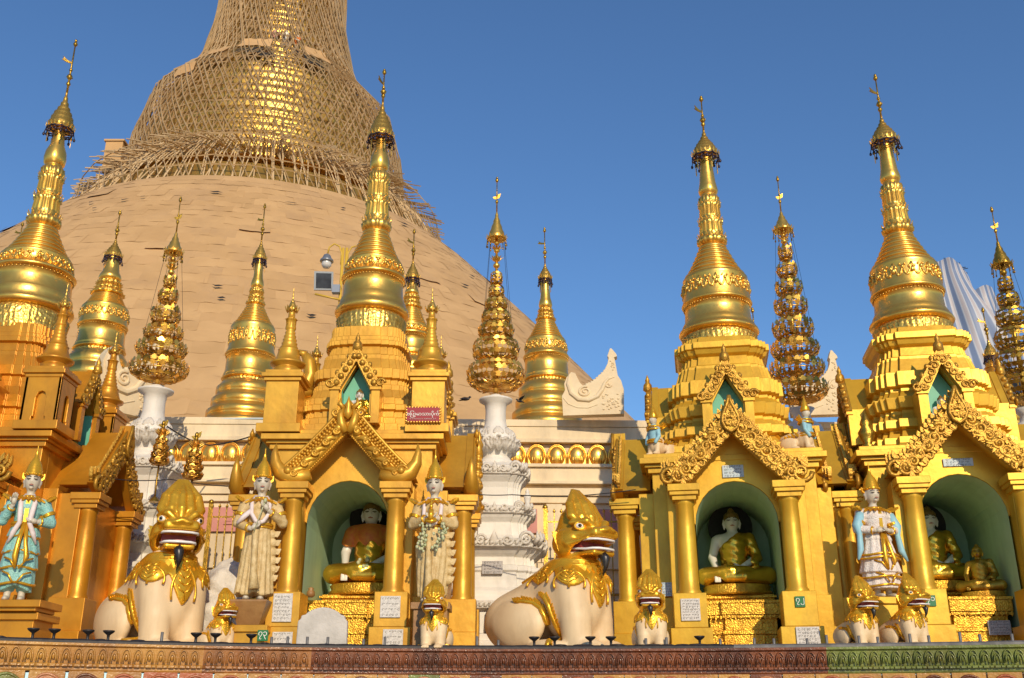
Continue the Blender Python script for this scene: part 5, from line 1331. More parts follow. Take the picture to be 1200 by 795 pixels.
def gold_tree(label, loc, tiers_, stem_top, u0, u1, tip, ru, dense, s=1., m_='gold_leaf', rs=1.):
    tiers_ = [(a, b, r * rs) for a, b, r in tiers_]; ru *= rs
    """a metal offering tree: tiers of gilded leaves on curved arms"""
    t = thing('gilded_leaf_tree', label, 'ornament', loc, 0, 'gilded metal leaf trees', s)
    st = MB(); st.tube([(0, 0, 0), (0, 0, stem_top)], [.045, .018], 10)
    z = tiers_[-1][1]
    for k in range(5): zz2 = z + (stem_top - z) * (k + .5) / 5; st.ball((0, 0, zz2), (.06 - .006 * k, .06 - .006 * k, .05), 0, None, 12, 6)
    for k in range(3):
        for i in range(8): a = i * math.pi / 4; st.leaf((.02 * math.cos(a), .02 * math.sin(a), z + (stem_top - z) * (.2 + .3 * k)), (math.cos(a), math.sin(a), .9), (-.6 * math.cos(a), -.6 * math.sin(a), .8), .13 - .02 * k, .05, 0, .008)
    st.build('stem', m_, t)
    for it_, (z0, z1, r) in enumerate(tiers_):
        if it_ + 1 < len(tiers_): z1 = z0 + (tiers_[it_ + 1][0] - z0) * (1.12 if dense else .98)
        T_ = MB(); n = max(9, int(r * (66 if dense else 48))); h = z1 - z0
        # bowl of arms
        for i in range(n):
            a = 2 * math.pi * (i + rnd.uniform(-.1, .1)) / n; c_, s_ = math.cos(a), math.sin(a)
            T_.tube([(.03 * c_, .03 * s_, z0), (r * .55 * c_, r * .55 * s_, z0 + h * .03), (r * .93 * c_, r * .93 * s_, z0 + h * .24), (r * c_, r * s_, z0 + h * .6)], [.014, .012, .010, .007], 4)
            tt = Vector((-s_, c_, 0)); nn = Vector((c_, s_, -.1))
            lw = (2 * math.pi * r / n) * (1.25 if dense else .95)
            LL = min(.045 + .10 * r, h * .52)
            for (fr_, fz, L, up, out) in (((.70, .02, .8, .35, 1.), (.93, .14, 1., 1, .5), (1.0, .40, 1.0, 1, .15), (.96, .62, .8, 1, -.1)) if dense else ((.70, .06, .9, .5, 1.), (.98, .34, 1.1, 1, .35), (1.0, .58, 1.0, 1, .0))):
                a2 = a + (math.pi / n if fz in (.44, .30) else 0); c2, s2 = math.cos(a2), math.sin(a2)
                p = Vector((r * fr_ * c2, r * fr_ * s2, z0 + h * fz))
                T_.leaf(p, (out * c2 + rnd.uniform(-.2, .2), out * s2 + rnd.uniform(-.2, .2), up), (c2, s2, -.1), LL * L, lw * 1.12, rnd.choice((0, 0, 1)), .008, 1)
            T_.ball((r * 1.0 * c_, r * s_, z0 + h * .45), .014, 0, None, 5, 3)
            if not dense:
                T_.tube([(r * .6 * c_, r * .6 * s_, z0 + .05 * h), (r * .8 * c_ + tt.x * .05, r * .8 * s_ + tt.y * .05, z0 + h * .35), (r * .72 * c_ + tt.x * .07, r * .72 * s_ + tt.y * .07, z0 + h * .75)], [.010, .008, .006], 4)
                T_.leaf((r * .72 * c_ + tt.x * .07, r * .72 * s_ + tt.y * .07, z0 + h * .6), (.1, .1, 1), nn, h * .34, lw * .7, 1, .008, 1)
        for rr, zz2 in ((r * .6, z0 + .03 * h), (r * .96, z0 + .28 * h), (r * 1.0, z0 + .5 * h)): T_.tube([(rr * math.cos(2 * math.pi * i / 32), rr * math.sin(2 * math.pi * i / 32), zz2) for i in range(33)], .009, 4)
        T_.build('leaf_tier', [m_, 'gold_dark'], t)
    ub = MB(); n = 5; prof = [(ru * .85, u0 - .01), (ru, u0)]
    for i in range(n):
        q, q2 = i / n, (i + 1) / n; prof += [(ru * (1 - q) ** 1.25 + .008, u0 + (u1 - u0) * q + .01), (ru * (1 - q2) ** 1.25 * 1.05 + .008, u0 + (u1 - u0) * (q + .7 / n))]
    ub.lathe(prof, 24)
    for i in range(14):
        a = 2 * math.pi * i / 14; ub.leaf((ru * math.cos(a), ru * math.sin(a), u0), (.4 * math.cos(a), .4 * math.sin(a), 1), (math.cos(a), math.sin(a), 0), .07, .035, 0, .008)
        ub.tube([(ru * math.cos(a), ru * math.sin(a), u0), (ru * 1.06 * math.cos(a), ru * 1.06 * math.sin(a), u0 - .09 - .03 * (i % 2))], .007, 4, 1); ub.ball((ru * 1.06 * math.cos(a), ru * 1.06 * math.sin(a), u0 - .11 - .03 * (i % 2)), (.016, .016, .024), 1, None, 5, 3)
    ub.build('umbrella', [m_, 'gold_dark'], t)
    vn = MB(); vn.tube([(0, 0, u1 - .04), (0, 0, tip)], [.014, .007], 6); zf = u1 + (tip - u1) * .35
    for k, q in ((.25, .028), (.45, .02), (.93, .03), (1., .018)): vn.ball((0, 0, u1 + (tip - u1) * k), (q, q, q * 1.5), 0, None, 8, 5)
    vn.leaf((0, 0, zf), (.5, 0, .8), (0, -1, 0), .12, .07, 0, .01); vn.leaf((0, 0, zf), (-.8, 0, .3), (0, -1, 0), .08, .06, 0, .01)
    vn.build('vane', 'gold_dark', t)
    gw = MB()
    for a in (.4, 2.4, 3.9, 5.6): gw.tube([(ru * .9 * math.cos(a), ru * .9 * math.sin(a), u0 - .02), (tiers_[1][2] * .9 * math.cos(a), tiers_[1][2] * .9 * math.sin(a), tiers_[1][0] + .1)], .0035, 3)
    gw.build('guy_wires', 'black', t)
    return t
WSY = 16.1
def zl(py, Y): return at(600, py, Y).z
# middle
wx = at(581, 460, WSY).x
white_stupa('white carved stupa in the middle, between the red-sign shrine and the big right-hand lion', wx, WSY, 1.171)
k_ = zl(460, WSY); V = lambda py: zl(py, WSY) - (PZ + 3.62 * 1.171)
gold_tree('dense bulb-shaped gilded leaf tree on the middle white stupa', (wx, WSY, PZ + 3.62 * 1.171), [(V(455), V(408), .43), (V(425), V(386), .35), (V(397), V(372), .27), (V(381), V(355), .22), (V(365), V(343), .165), (V(351), V(327), .115), (V(334), V(316), .09)], V(272), V(281), V(246), V(209), .15, True, rs=1.09)
# left
WSL = 16.2
wx2 = at(184, 450, WSL).x
white_stupa('white carved stupa partly hidden behind the big lion on the left', wx2, WSL, 1.225)
V2 = lambda py: zl(py, WSL) - (PZ + 3.62 * 1.225)
gold_tree('open gilded leaf tree with upturned branches on the left white stupa', (wx2, WSL, PZ + 3.62 * 1.225), [(V2(445), V2(404), .43), (V2(421), V2(376), .37), (V2(400), V2(360), .29), (V2(383), V2(345), .22), (V2(356), V2(332), .15), (V2(338), V2(322), .09)], V2(296), V2(297), V2(270), V2(232), .14, False, rs=1.09)
# right, behind the gap between the two right shrines
TY = 16.6
tx = at(938, 470, TY).x; V3 = lambda py: zl(py, TY) - zl(480, TY)
gold_tree('tall gilded leaf tree with candelabra branches behind the two right shrines', (tx, TY, zl(480, TY)), [(V3(470), V3(432), .47), (V3(445), V3(409), .45), (V3(421), V3(384), .40), (V3(399), V3(361), .345), (V3(371), V3(339), .28), (V3(347), V3(320), .23), (V3(327), V3(300), .17), (V3(306), V3(285), .12)], V3(268), V3(271), V3(246), V3(208), .17, False)
wst = MB(); wst.lathe([(.5, -3.2), (.5, -.6), (.36, -.5), (.3, -.3), (.16, -.2), (.14, -.1), (.22, .0), (.10, .02)], 20); tag(wst.build('white_pedestal', 'white', None, (tx, TY, zl(480, TY))), 'white pedestal under the candelabra tree between the two right shrines', 'pedestal')
tx = at(1200, 460, 15.6).x; V4 = lambda py: zl(py, 15.6) - zl(480, 15.6)
gold_tree('gilded leaf tree cut by the right edge of the picture', (tx + .02, 15.6, zl(480, 15.6)), [(V4(470), V4(428), .43), (V4(440), V4(402), .38), (V4(410), V4(376), .31), (V4(384), V4(354), .23), (V4(360), V4(336), .16), (V4(342), V4(322), .11)], V4(300), V4(312), V4(280), V4(244), .16, True, m_='gold_dark')
wst = MB(); wst.lathe([(.5, -3.2), (.5, -.6), (.36, -.5), (.3, -.3), (.16, -.2), (.14, -.1), (.22, .0), (.10, .02)], 20); tag(wst.build('white_pedestal', 'white', None, (tx + .02, 15.6, zl(480, 15.6))), 'white pedestal under the leaf tree at the right edge', 'pedestal')
# two little gold trees before the left white stupa
for lab, px, py, Y, h in (('small gold leaf tree hanging full of leaves before the left white stupa', 186, 545, 14.75, .62), ('small gold leaf tree on a thin stand right of the left white stupa', 225, 562, 14.0, .62)):
    p = at(px, py, Y)
    gold_tree(lab, p, [(.0, .12, .13), (.10, .2, .12), (.2, .3, .10), (.3, .4, .07)], .5, .48, .56, .64, .05, False)
    zb_ = PZ - p.z if px > 200 else -.55
    bs = MB(); bs.tube([(0, 0, 0), (0, 0, zb_)], [.012, .014], 8); bs.lathe([(.08, zb_), (.06, zb_ + .04), (.02, zb_ + .08)], 14)
    o = bs.build('tree_stand', 'gold_dark', None, p); tag(o, 'thin dark gold stand under the small gold tree ' + ('before the left white stupa' if h and px == 186 else 'beside the left deity'), 'stand')

# ================================================================== STUPAS ON THE TERRACE
def terrace_stupa(label, px, base_py, Y, K, widths, rings_h=True, gold='gold_leaf'):
    """K: picture heights of base rings top, bell top, band top, rings top, lotus top, neck top, umbrella, tip"""
    z0 = ztop - .1; ax = at(px, base_py, Y)
    t = thing('golden_stupa', label, 'stupa', (ax.x, Y, z0), 0, 'golden stupas on the terrace')
    Z = [zl(q, Y) - z0 for q in K]; rb, rd, rr, rl, ru = widths
    b = MB()
    zr = Z[0]; prof = []; n = 6
    for i in range(n):
        a, c = i / n, (i + 1) / n; R0 = rb * (2.25 - 1.12 * a ** .75); R1 = rb * (2.25 - 1.12 * c ** .75); za = max(.0, zr * a); zb = zr * c; hz = zb - za
        prof += [(R0 * .97, za), (R0, za + .12 * hz), (R0, za + .55 * hz), (R0 * .95, za + .66 * hz), (R1 * .98, za + .97 * hz)]
    b.lathe(prof, 40, 0); b.build('base_rings', gold, t)
    KK = dict(base=zr, flare0=zr + .10 * (Z[1] - zr), flare1=zr + .32 * (Z[1] - zr), bell1=Z[1], band1=Z[2], ring1=Z[3], lotus1=Z[4], bulb1=Z[4] + .25 * (Z[5] - Z[4]), neck1=Z[5], umb0=Z[5] - .03, umb1=Z[6], tip=Z[7], ru=ru, r=(rb * 1.08, rb, rd, rl, rl * .55))
    spire_parts(t, KK)
    sqb = MB(); sqb.lathe([(rb * 2.8, -.3), (rb * 2.8, .02), (rb * 2.6, .03), (rb * 2.3, .06)], 8, 0, Matrix.Rotation(R(22.5), 4, 'Z'), sm=False); sqb.build('plinth', gold, t)
    return t
terrace_stupa('golden ringed stupa on the terrace left of the red-sign shrine, against the mats', 287, 488, 20.5, (452, 418, 384, 358, 338, 303, 279, 240), (.50, .46, .3, .15, .14))
terrace_stupa('golden stupa on the terrace right of the middle white stupa', 641, 498, 20.5, (452, 420, 400, 376, 362, 326, 306, 268), (.46, .42, .3, .16, .14))
terrace_stupa('golden stupa right behind the spire of the red-sign shrine', 478, 470, 19.2, (424, 396, 384, 362, 346, 325, 302, 270), (.40, .36, .28, .16, .14))
terrace_stupa('golden stupa beside the left edge shrine, near the cream makara post', 106, 480, 19.0, (417, 384, 362, 347, 330, 300, 278, 248), (.45, .44, .40, .24, .17))
terrace_stupa('far golden stupa of which the tip shows behind the left edge shrine', -14, 480, 21.5, (415, 390, 370, 350, 330, 300, 285, 262), (.45, .44, .40, .22, .17))
terrace_stupa('small golden stupa tip behind the right flank of the middle right shrine', 893, 490, 18.6, (470, 452, 440, 425, 418, 408, 398, 362), (.28, .26, .18, .10, .07))
terrace_stupa('small golden stupa in front of the striped tarp at the right', 1172, 480, 19.5, (470, 452, 440, 432, 425, 416, 395, 362), (.28, .26, .18, .12, .13))

# ================================================================== CREAM MAKARA ACROTERIA
def acroterion(label, loc, rz, mirror, s=1., sx=1.):
    poly = [(-.80, 0), (.70, 0), (.72, .75), (.66, 1.05), (.58, 1.22), (.55, 1.50), (.52, 1.75), (.50, 1.80), (.58, 1.84), (.56, 1.92), (.45, 2.10), (.41, 2.10), (.34, 1.86), (.37, 1.80), (.34, 1.62), (.26, 1.42), (.18, 1.30), (.10, 1.24), (.06, 1.14), (-.02, 1.12), (-.06, 1.02), (-.16, 1.02), (-.22, .94), (-.30, .94), (-.36, 1.02), (-.40, 1.12), (-.48, 1.34), (-.58, 1.38), (-.70, 1.20), (-.76, 1.0), (-.74, .8), (-.82, .62)]
    f = -1 if mirror else 1
    m_ = MB(); m_.prism([(x * f, z) for x, z in poly], -.16, .16)
    def tb(pts, r): m_.tube([(x * f, y, z) for x, y, z in pts], r, 7)
    for y in (-.16, .16):
        tb([(-.62, y, 1.28), (-.66, y, 1.0), (-.58, y, .70), (-.40, y, .50), (-.16, y, .46), (.06, y, .58), (.18, y, .78), (.26, y, 1.0), (.34, y, 1.12), (.50, y, 1.18)], [.03, .06, .075, .08, .075, .07, .06, .05, .04, .02])
        tb([(-.78, y, .55), (-.66, y, .36), (-.44, y, .24), (-.18, y, .22), (.06, y, .32)], .02)
        m_.spiral((-.24 * f, .74), .17, .03, 1.6, 1.2, y * 1.05, .045, 0, None, f)
        m_.spiral((.34 * f, .92), .08, .02, 1.2, 0, y * 1.05, .03, 0, None, -f)
        for k in range(34): m_.ball(((.42 + rnd.uniform(-.26, .22)) * f, y, .40 + rnd.uniform(-.3, .32)), (.035, .03, .03), 0, None, 6, 4)
        for k in range(10): m_.ball(((.46 + rnd.uniform(-.06, .05)) * f, y, 1.50 + rnd.uniform(-.1, .2)), (.025, .03, .025), 0, None, 6, 4)
        for k in range(8): t = k / 7; m_.ball(((-.2 + .46 * t) * f, y * .6, .97 + .42 * t ** 1.4), (.045, .05, .05), 0, None, 8, 5)
    o = m_.build('makara_acroterion', 'cream', None, loc, rz, bevel=.02); o.scale = (s * sx, s, s)
    return tag(o, label, 'ornament', 'cream makara ornaments on the terrace')
AY = 17.7
p = at(699, 520, AY); p.z = ztop - .02; acroterion('cream scrolled makara ornament on the terrace left of the middle right shrine', p, R(-6), False, (zl(410, AY) - ztop) / 2.1 * 1.0, 1.22)
p = at(966, 520, AY); p.z = ztop - .02; acroterion('cream makara ornament between the two right shrines', p, R(-6), False, (zl(412, AY) - ztop) / 2.1, 1.15)
p = at(143, 520, AY); p.z = ztop - .02; acroterion('pale cream makara ornament behind the left white stupa', p, R(50), False, (zl(378, AY) - ztop) / 2.1)

# ================================================================== FENCE, STREET LAMP, TARP, SMALL THINGS
def fence(label, px0, px1, Y, py0, py1):
    a, b = at(px0, py1, Y), at(px1, py1, Y); z0, z1 = PZ, zl(py0, Y); L = b.x - a.x
    t = thing('spiked_fence', label, 'fence', (a.x, Y, z0), 0, 'gold spiked fences')
    br_ = MB(); h = z1 - z0; br_.box((0, 0, h / 2 - .03), (.018, .018, h - .06)); br_.lathe([(.009, h - .08), (.026, h - .05), (.001, h)], 6); me = br_.mesh('bar', 'gold_dark')
    n = int(L / .118)
    for i in range(n): put('bar', me, t, (i * .118 + .03, 0, 0))
    for zz2 in (h * .45, h - .22, .2): r = MB(); r.box((L / 2, .018, zz2), (L, .017, .025)); r.build('rail', 'gold_dark', t)
    pm2 = MB(); pm2.box((0, 0, h / 2), (.06, .06, h)); pm2.ball((0, 0, h + .02), .045); me2 = pm2.mesh('post', 'gold_dark')
    for i in range(int(L / 1.3) + 1): put('post', me2, t, (i * 1.3, .01, 0))
fence('gold spiked fence right of the middle white stupa, behind the big lion', 640, 760, 16.9, 596, 700)
fence('gold spiked fence behind the left cream deity', 236, 330, 16.6, 590, 700)
lp_top = at(404, 292, 17.0); LY = 17.0
lt = thing('street_lamp', 'yellow lamp post with a hanging lamp and floodlight, left of the red-sign shrine spire', 'lamp post', (at(401, 345, LY).x, LY, ztop - .1))
hz = lambda py: zl(py, LY) - (ztop - .1)
m_ = MB(); 
for dx in (-.035, .035): m_.tube([(dx, 0, 0), (dx, 0, hz(291))], .028, 8)
m_.build('pole', 'pole_yellow', lt)
m_ = MB(); m_.tube([(-.06, 0, hz(310)), (-.06, 0, hz(297)), (-.10, 0, hz(289)), (-.20, 0, hz(286)), (-.29, 0, hz(290)), (-.31, 0, hz(297))], .016, 6); m_.tube([(.06, 0, hz(310)), (.06, 0, hz(297)), (.12, 0, hz(290)), (.22, 0, hz(288)), (.30, 0, hz(294))], .016, 6)
m_.tube([(0, -.05, hz(353)), (-.48, -.05, hz(346))], .02, 6); m_.build('arm', 'pole_yellow', lt)
m_ = MB(); T = Matrix.Translation((-.32, 0, hz(304))); m_.lathe([(.03, .10), (.06, .08), (.085, .02), (.12, -.02), (.125, -.05), (.09, -.06)], 18, 0, T); m_.lathe([(.085, -.06), (.09, -.12), (.06, -.17), (.001, -.18)], 18, 1, T); m_.build('lamp_head', ['lamp_grey', 'glass_lamp'], lt)
m_ = MB(); X_ = Matrix.Translation((-.34, -.05, hz(331))) @ Matrix.Rotation(R(14), 4, 'X') @ Matrix.Rotation(R(10), 4, 'Z'); m_.box((0, 0, 0), (.34, .10, .34), 0, X_); m_.box((0, -.055, 0), (.27, .01, .27), 1, X_); m_.box((0, .09, 0), (.2, .1, .2), 0, X_); m_.build('floodlight', ['lamp_grey', 'flood'], lt)
m_ = MB(); m_.box((-.1, -.06, hz(341)), (.14, .12, .15)); m_.build('ballast_box', 'lamp_grey', lt)

# striped tarp round a tower at the right
TYY = 34.
def drape(cx, w0, w1, py0, py1, name, lab, ph):
    m_ = MB(); n, h = 72, 14; z0, z1 = zl(py1, TYY), zl(py0, TYY); vs = []
    for j in range(h + 1):
        t = j / h
        for i in range(n):
            a = 2 * math.pi * i / n; r = (w0 + (w1 - w0) * t ** .8) * (1 + .13 * math.sin(5 * a + ph + 1.2 * t) + .06 * math.sin(11 * a + ph * 2 - t) + .05 * math.sin(9 * t + 3 * a))
            vs.append((r * math.cos(a) + .10 * math.sin(5 * t + ph), r * math.sin(a), (z1 - z0) * t + .22 * math.sin(a * 3 + ph) * (t > .93)))
    fs = [(j * n + i, j * n + (i + 1) % n, (j + 1) * n + (i + 1) % n, (j + 1) * n + i) for j in range(h) for i in range(n)] + [tuple(h * n + i for i in range(n))]
    m_.add(vs, fs, 0, True)
    me = m_.mesh(name, 'tarp'); uv = me.uv_layers.new(name='UVMap')
    for pl_ in me.polygons:
        us = [(me.loops[li].vertex_index % n) / n for li in pl_.loop_indices]; wrap = max(us) - min(us) > .5
        for li, u_ in zip(pl_.loop_indices, us): uv.data[li].uv = ((u_ + (1 if wrap and u_ < .5 else 0)) * 6, (me.loops[li].vertex_index // n) / h)
    p = at(cx, (py0 + py1) / 2, TYY)
    return put(name, me, None, (p.x, TYY, z0))
tt_ = thing('tarp_wrapped_tower', 'far tower wrapped in blue and white striped tarpaulin, behind the rightmost shrine', 'tower', (at(1125, 400, TYY).x, TYY, 0))
for cx, w0, w1, py0, py1, ph in ((1118, 2.3, .75, 318, 470, .3), (1152, 1.5, 1.1, 374, 480, 2.1), (1136, 1.9, .9, 350, 478, 4.0)):
    o = drape(cx, w0, w1, py0, py1, 'tarpaulin', '', ph); o.parent = tt_; o.location = o.location - tt_.location
core_ = MB(); core_.box((0, .3, zl(480, TYY) / 2), (2.4, 2, zl(480, TYY))); core_.build('tower', 'wall', tt_)
tw = MB()
for k in range(46):
    a = rnd.random() * 6.28; p0 = Vector((rnd.uniform(-.75, .45), rnd.uniform(-.3, .3), rnd.uniform(-.15, .1))); tw.tube([p0, p0 + Vector((math.cos(a) * .35, 0, abs(math.sin(a)) * .35))], .018, 3)
q = at(1114, 318, TYY); tw.build('bare_poles', 'black', tt_, q - tt_.location)

# sphinx pair on the roof corners of the middle right shrine
def sphinx(label, loc, rz, s=.5):
    t = thing('sphinx_statue', label, 'statue', loc, rz, 'sphinxes on the shrine roof', s)
    def lb(P):
        d = U(.08, ell(P, (.42, 0, .26), (.34, .22, .24)), ell(P, (.05, 0, .30), (.24, .20, .28)))
        for q in (-1, 1): d = U(.04, d, ell(P, (.40, q * .2, .18), (.24, .09, .20)), cap(P, (-.06, q * .13, .4), (-.10, q * .13, .05), .085, .07), ell(P, (-.15, q * .13, .04), (.11, .08, .05)), ell(P, (.22, q * .22, .04), (.14, .07, .05)))
        return d
    put('lion_body', snet(lb, (-.34, -.38, -.03), (.84, .38, .64), .03, 'lion_body', 'lion_cream'), t)
    def tr(P): return U(.05, cap(P, (-.02, 0, .35), (-.05, 0, .74), .16, .15), path(P, [(-.05, .15, .72), (-.10, .22, .50), (-.18, .16, .34)], [.065, .055, .05]), path(P, [(-.05, -.15, .72), (-.10, -.22, .50), (-.18, -.16, .34)], [.065, .055, .05]))
    put('torso', snet(tr, (-.34, -.36, .15), (.24, .36, .94), .026, 'torso', 'skyblue'), t)
    def hd(P): return U(.02, ell(P, (-.07, 0, .99), (.11, .10, .13)), cap(P, (-.05, 0, .8), (-.06, 0, .92), .06, .06), ell(P, (-.18, 0, .98), (.02, .015, .03)))
    h = put('head', snet(hd, (-.24, -.16, .72), (.10, .16, 1.16), .02, 'head', 'skin'), t)
    c = MB(); c.lathe([(.11, 1.04), (.13, 1.07), (.115, 1.11), (.12, 1.14), (.09, 1.2), (.08, 1.26), (.05, 1.32), (.02, 1.42), (.001, 1.5)], 14, 0, Matrix.Translation((-.06, 0, 0))); c.build('crown', 'gold_lion', h)
    g = MB()
    for z, r in ((.80, .16), (.72, .19), (.42, .19), (.36, .2)): g = MB(); g.tube([(r * math.cos(a) - .04, r * math.sin(a), z) for a in [i * math.pi / 9 for i in range(19)]], .03, 6); g.build('gold_belt', 'gold_lion', t)
    for q in (-1, 1):
        f_ = MB()
        for k in range(3): f_.leaf((-.02, q * .2, .74), (.1 + .2 * k, q * .5, .6 - .2 * k), (-1, 0, .2), .2, .12, 0, .04)
        for k in range(4): f_.leaf((.1 + .1 * k, q * .22, .34 - .02 * k), (.5, q * .3, .7), (0, q, 0), .16, .09, 0, .04)
        f_.build('wing_trim', 'gold_lion', t)
    g = MB(); g.leaf((.70, 0, .3), (.4, 0, .9), (0, -1, 0), .34, .16, 0, .06); g.build('tail', 'gold_lion', t)
zr_ = PZ + 2.575
sphinx('crowned sphinx with blue armbands on the left roof corner of the middle right shrine', on(shB, -.98, -.98, 2.575), R(38), .50)
sphinx('crowned sphinx with blue armbands on the right roof corner of the middle right shrine', on(shB, .98, -.98, 2.575), R(142), .50)

# small figures in the upper niche of the red sign shrine and of its neighbour
buddha('tiny pale seated figure in the upper niche of the red sign shrine', (-2.10 + .04, 14.25 - 1.0, PZ + 2.98), 0, .46, halo=False, seat=False)
buddha('tiny pale seated figure in the turquoise upper niche of the middle right shrine', on(shB, -.03, -1.03, 2.80), R(-10), .42, halo=False, seat=False)
buddha('tiny pale seated figure in the turquoise upper niche of the rightmost shrine', on(shC, -.03, -1.03, 2.80), R(-9), .42, halo=False, seat=False)

# rounded stone slab and a whitewashed rock pile
m_ = MB(); poly = [(-.285, 0), (.285, 0), (.28, .30), (.25, .32), (.245, .36), (.20, .37), (.17, .40), (.12, .425), (.06, .445), (0, .452), (-.06, .445), (-.12, .425), (-.17, .40), (-.20, .37), (-.245, .36), (-.25, .32), (-.28, .30)]
m_.prism([(x, z) for x, z in poly], -.05, .05); p = at(377, 757, 12.02); p.z = PZ; o = m_.build('stone_slab', 'slab', None, p, R(2), .015); tag(o, 'pale grey stone slab with rounded top before the red sign shrine', 'slab')
def rock(label, px, py, Y, sx, sz):
    p = at(px, py, Y)
    seeds = [(rnd.uniform(-.3, .3) * sx, rnd.uniform(-.2, .2), rnd.uniform(.1, .9) * sz, rnd.uniform(.22, .34)) for _ in range(9)]
    def f(P):
        d = ell(P, (0, 0, sz * .45), (sx * .5, .32, sz * .55))
        for a, b, c, r in seeds: d = smin(d, ell(P, (a, b, c), (r * sx, r, r * sz * .8)), .06)
        return d + .025 * np.sin(P[:, 0] * 17 + P[:, 2] * 9) * np.sin(P[:, 1] * 15 + P[:, 2] * 21)
    o = put('plaster_rock', snet(f, (-sx, -.7, -.02), (sx, .7, sz * 1.35), .035, 'plaster_rock', 'white_dirty'), None, (p.x, Y, PZ)); return tag(o, label, 'rockwork', 'whitewashed rockwork')
rock('whitewashed rockwork behind the small left lion', 272, 700, 13.6, .75, 1.25)
rock('whitewashed rockwork in shade between the big right lion and the middle right shrine', 738, 700, 14.3, .30, .9)

# candle holders on the ledge
fn = MB(); fn.lathe([(.018, 0), (.014, .03), (.016, .06), (.05, .085), (.062, .10), (.058, .108), (.02, .10)], 14); fme = fn.mesh('candle_cup', 'black')
cy = MB(); cy.lathe([(.016, 0), (.016, .10), (.012, .102), (.012, .09)], 12); cme = cy.mesh('candle_tube', 'grey')
def ledge_x(px):
    x = 0.
    for _ in range(20): x = at(px, 756, edge_y(x) + .1).x
    return x
for px in (37, 62, 102, 126, 229, 252, 294, 626, 650, 692, 716, 820):
    x = ledge_x(px); o = put('candle_cup', fme, None, (x, edge_y(x) + .09, PZ + .025)); tag(o, 'black funnel-shaped candle cup on the ledge of the tiled wall', 'candle holder', 'black candle cups')
for px in (189, 318, 337, 360, 384, 426, 451, 517, 559, 584, 757, 781, 844, 884, 907, 946, 969, 1007, 1029, 1067, 1089, 1126, 1149, 1187):
    x = ledge_x(px); o = put('candle_tube', cme, None, (x, edge_y(x) + .09, PZ + .025), scale=(1, 1, rnd.uniform(.7, 1.1))); tag(o, 'short grey metal candle tube on the ledge of the tiled wall', 'candle holder', 'grey candle tubes')
# cables
def cable(label, pts, r=.012):
    ps = []
    for i in range(len(pts) - 1):
        a, b = at(*pts[i]), at(*pts[i + 1])
        for k in range(10): t = k / 10; ps.append(a + (b - a) * t - Vector((0, 0, .25 * (b - a).length * .12 * math.sin(math.pi * t))))
    ps.append(at(*pts[-1])); m_ = MB(); m_.tube(ps, r, 5); return tag(m_.build('cable', 'black', None), label, 'cable')
cable('black cable sagging in front of the medallion wall to the left shrine', [(196, 500, 15.2), (245, 522, 16.8), (290, 513, 16.8), (314, 494, 15.6)])
cable('thin black cable crossing the left white stupa', [(120, 560, 13.75), (200, 562, 13.7), (330, 570, 13.6)], .007)
cable('thin black cable crossing the middle white stupa', [(540, 577, 13.7), (600, 580, 13.8), (745, 574, 13.4)], .007)
m_ = MB(); a, b = at(205, 491, 17.85), at(314, 491, 17.85); m_.tube([a, b], .018, 6); tag(m_.build('pipe', 'plaque_blue', None), 'pale blue pipe along the top of the terrace wall', 'pipe')

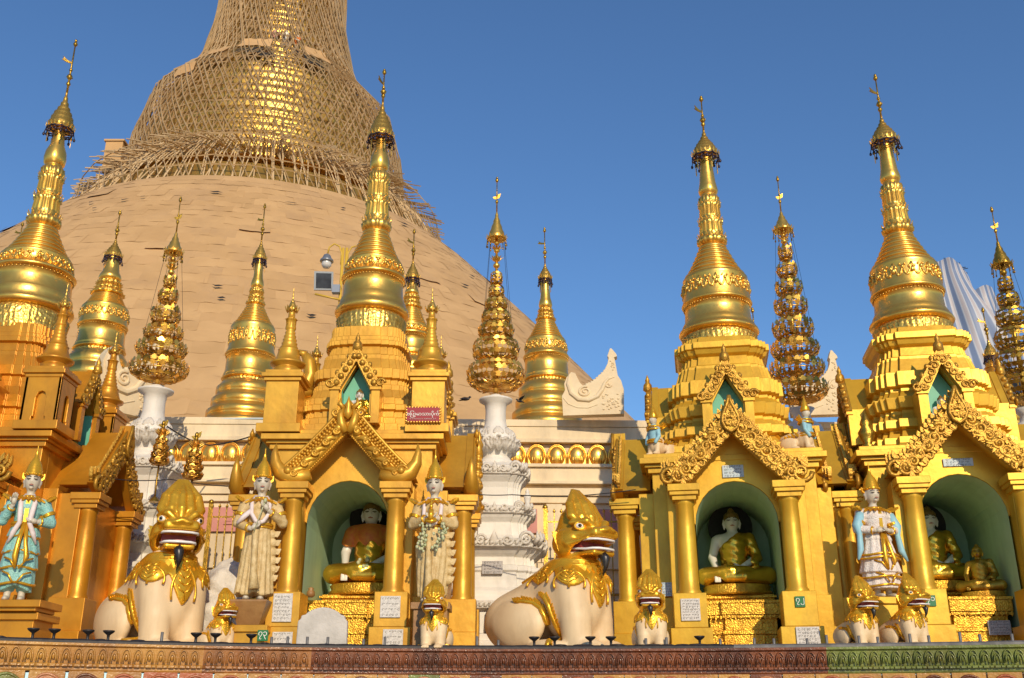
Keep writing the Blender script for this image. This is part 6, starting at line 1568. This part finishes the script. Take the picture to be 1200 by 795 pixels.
# pigeons
def bird(label, loc, rz, fly=False, s=1.):
    t = thing('bird', label, 'bird', loc, rz, None, s)
    def f(P): return U(.02, ell(P, (0, 0, .06), (.055, .13, .055)), ell(P, (0, -.13, .11), (.032, .04, .035)), cap(P, (0, -.16, .105), (0, -.195, .10), .012, .004), cap(P, (0, .10, .055), (0, .24, .03), .035, .012))
    put('body', snet(f, (-.08, -.22, -.03), (.08, .28, .17), .013, 'body', 'black'), t)
    for q in (-1, 1):
        m_ = MB(); m_.leaf((q * .03, -.05, .08), (q * (.9 if fly else .12), .35 if fly else 1, .5 if fly else 0), (0, .2, 1) if fly else (q, 0, .4), .34 if fly else .24, .16 if fly else .09, 0, .012); m_.build('wing', 'black', t)
bird('black bird perched on the right gable of the red sign shrine', at(546, 470, 13.9), R(70), False, .45)
bird('black bird flying just left of the golden stupa by the middle white stupa', at(609, 472, 15.9), R(-60), True, .4)
# workers on the scaffold
def worker(label, px, py, shirt, rz):
    p = at(px, py + 7, 55.35); t = thing('person', label, 'person', p, rz, None)
    def f(P):
        d = U(.05, ell(P, (0, 0, 1.55), (.10, .11, .13)), cap(P, (0, 0, .95), (0, 0, 1.3), .14, .17), cap(P, (0, 0, 1.35), (0, 0, 1.5), .06, .06))
        for q in (-1, 1): d = U(.04, d, path(P, [(q * .2, 0, 1.32), (q * .28, -.1, 1.08), (q * .2, -.32, 1.1)], [.065, .055, .04]), path(P, [(q * .1, 0, .95), (q * .12, -.06, .5), (q * .12, 0, .05)], [.10, .08, .055]), ell(P, (q * .12, -.08, .03), (.05, .12, .04)))
        return d
    put('body', snet(f, (-.4, -.45, -.03), (.4, .25, 1.72), .04, 'body', 'skin'), t)
    def g(P):
        d = cap(P, (0, 0, .95), (0, 0, 1.3), .17, .20)
        for q in (-1, 1): d = U(.04, d, cap(P, (q * .2, 0, 1.32), (q * .27, -.08, 1.12), .09, .075))
        return d
    put('shirt', snet(g, (-.45, -.4, .7), (.45, .3, 1.6), .04, 'shirt', shirt), t)
    def k(P): return U(.05, *[path(P, [(q * .1, 0, .98), (q * .12, -.06, .5), (q * .12, 0, .12)], [.13, .105, .09]) for q in (-1, 1)])
    put('trousers', snet(k, (-.4, -.4, 0), (.4, .3, 1.2), .04, 'trousers', 'letter_grey'), t)
worker('tiny worker in a white shirt high on the scaffold', 334, 54, 'letter_white', R(30))
worker('tiny worker in a red shirt on the scaffold, right of the white-shirted one', 347, 60, 'robe_red', R(-40))
worker('tiny worker in a pinkish shirt on the scaffold, left of the white-shirted one', 321, 52, 'lip_pink', R(10))
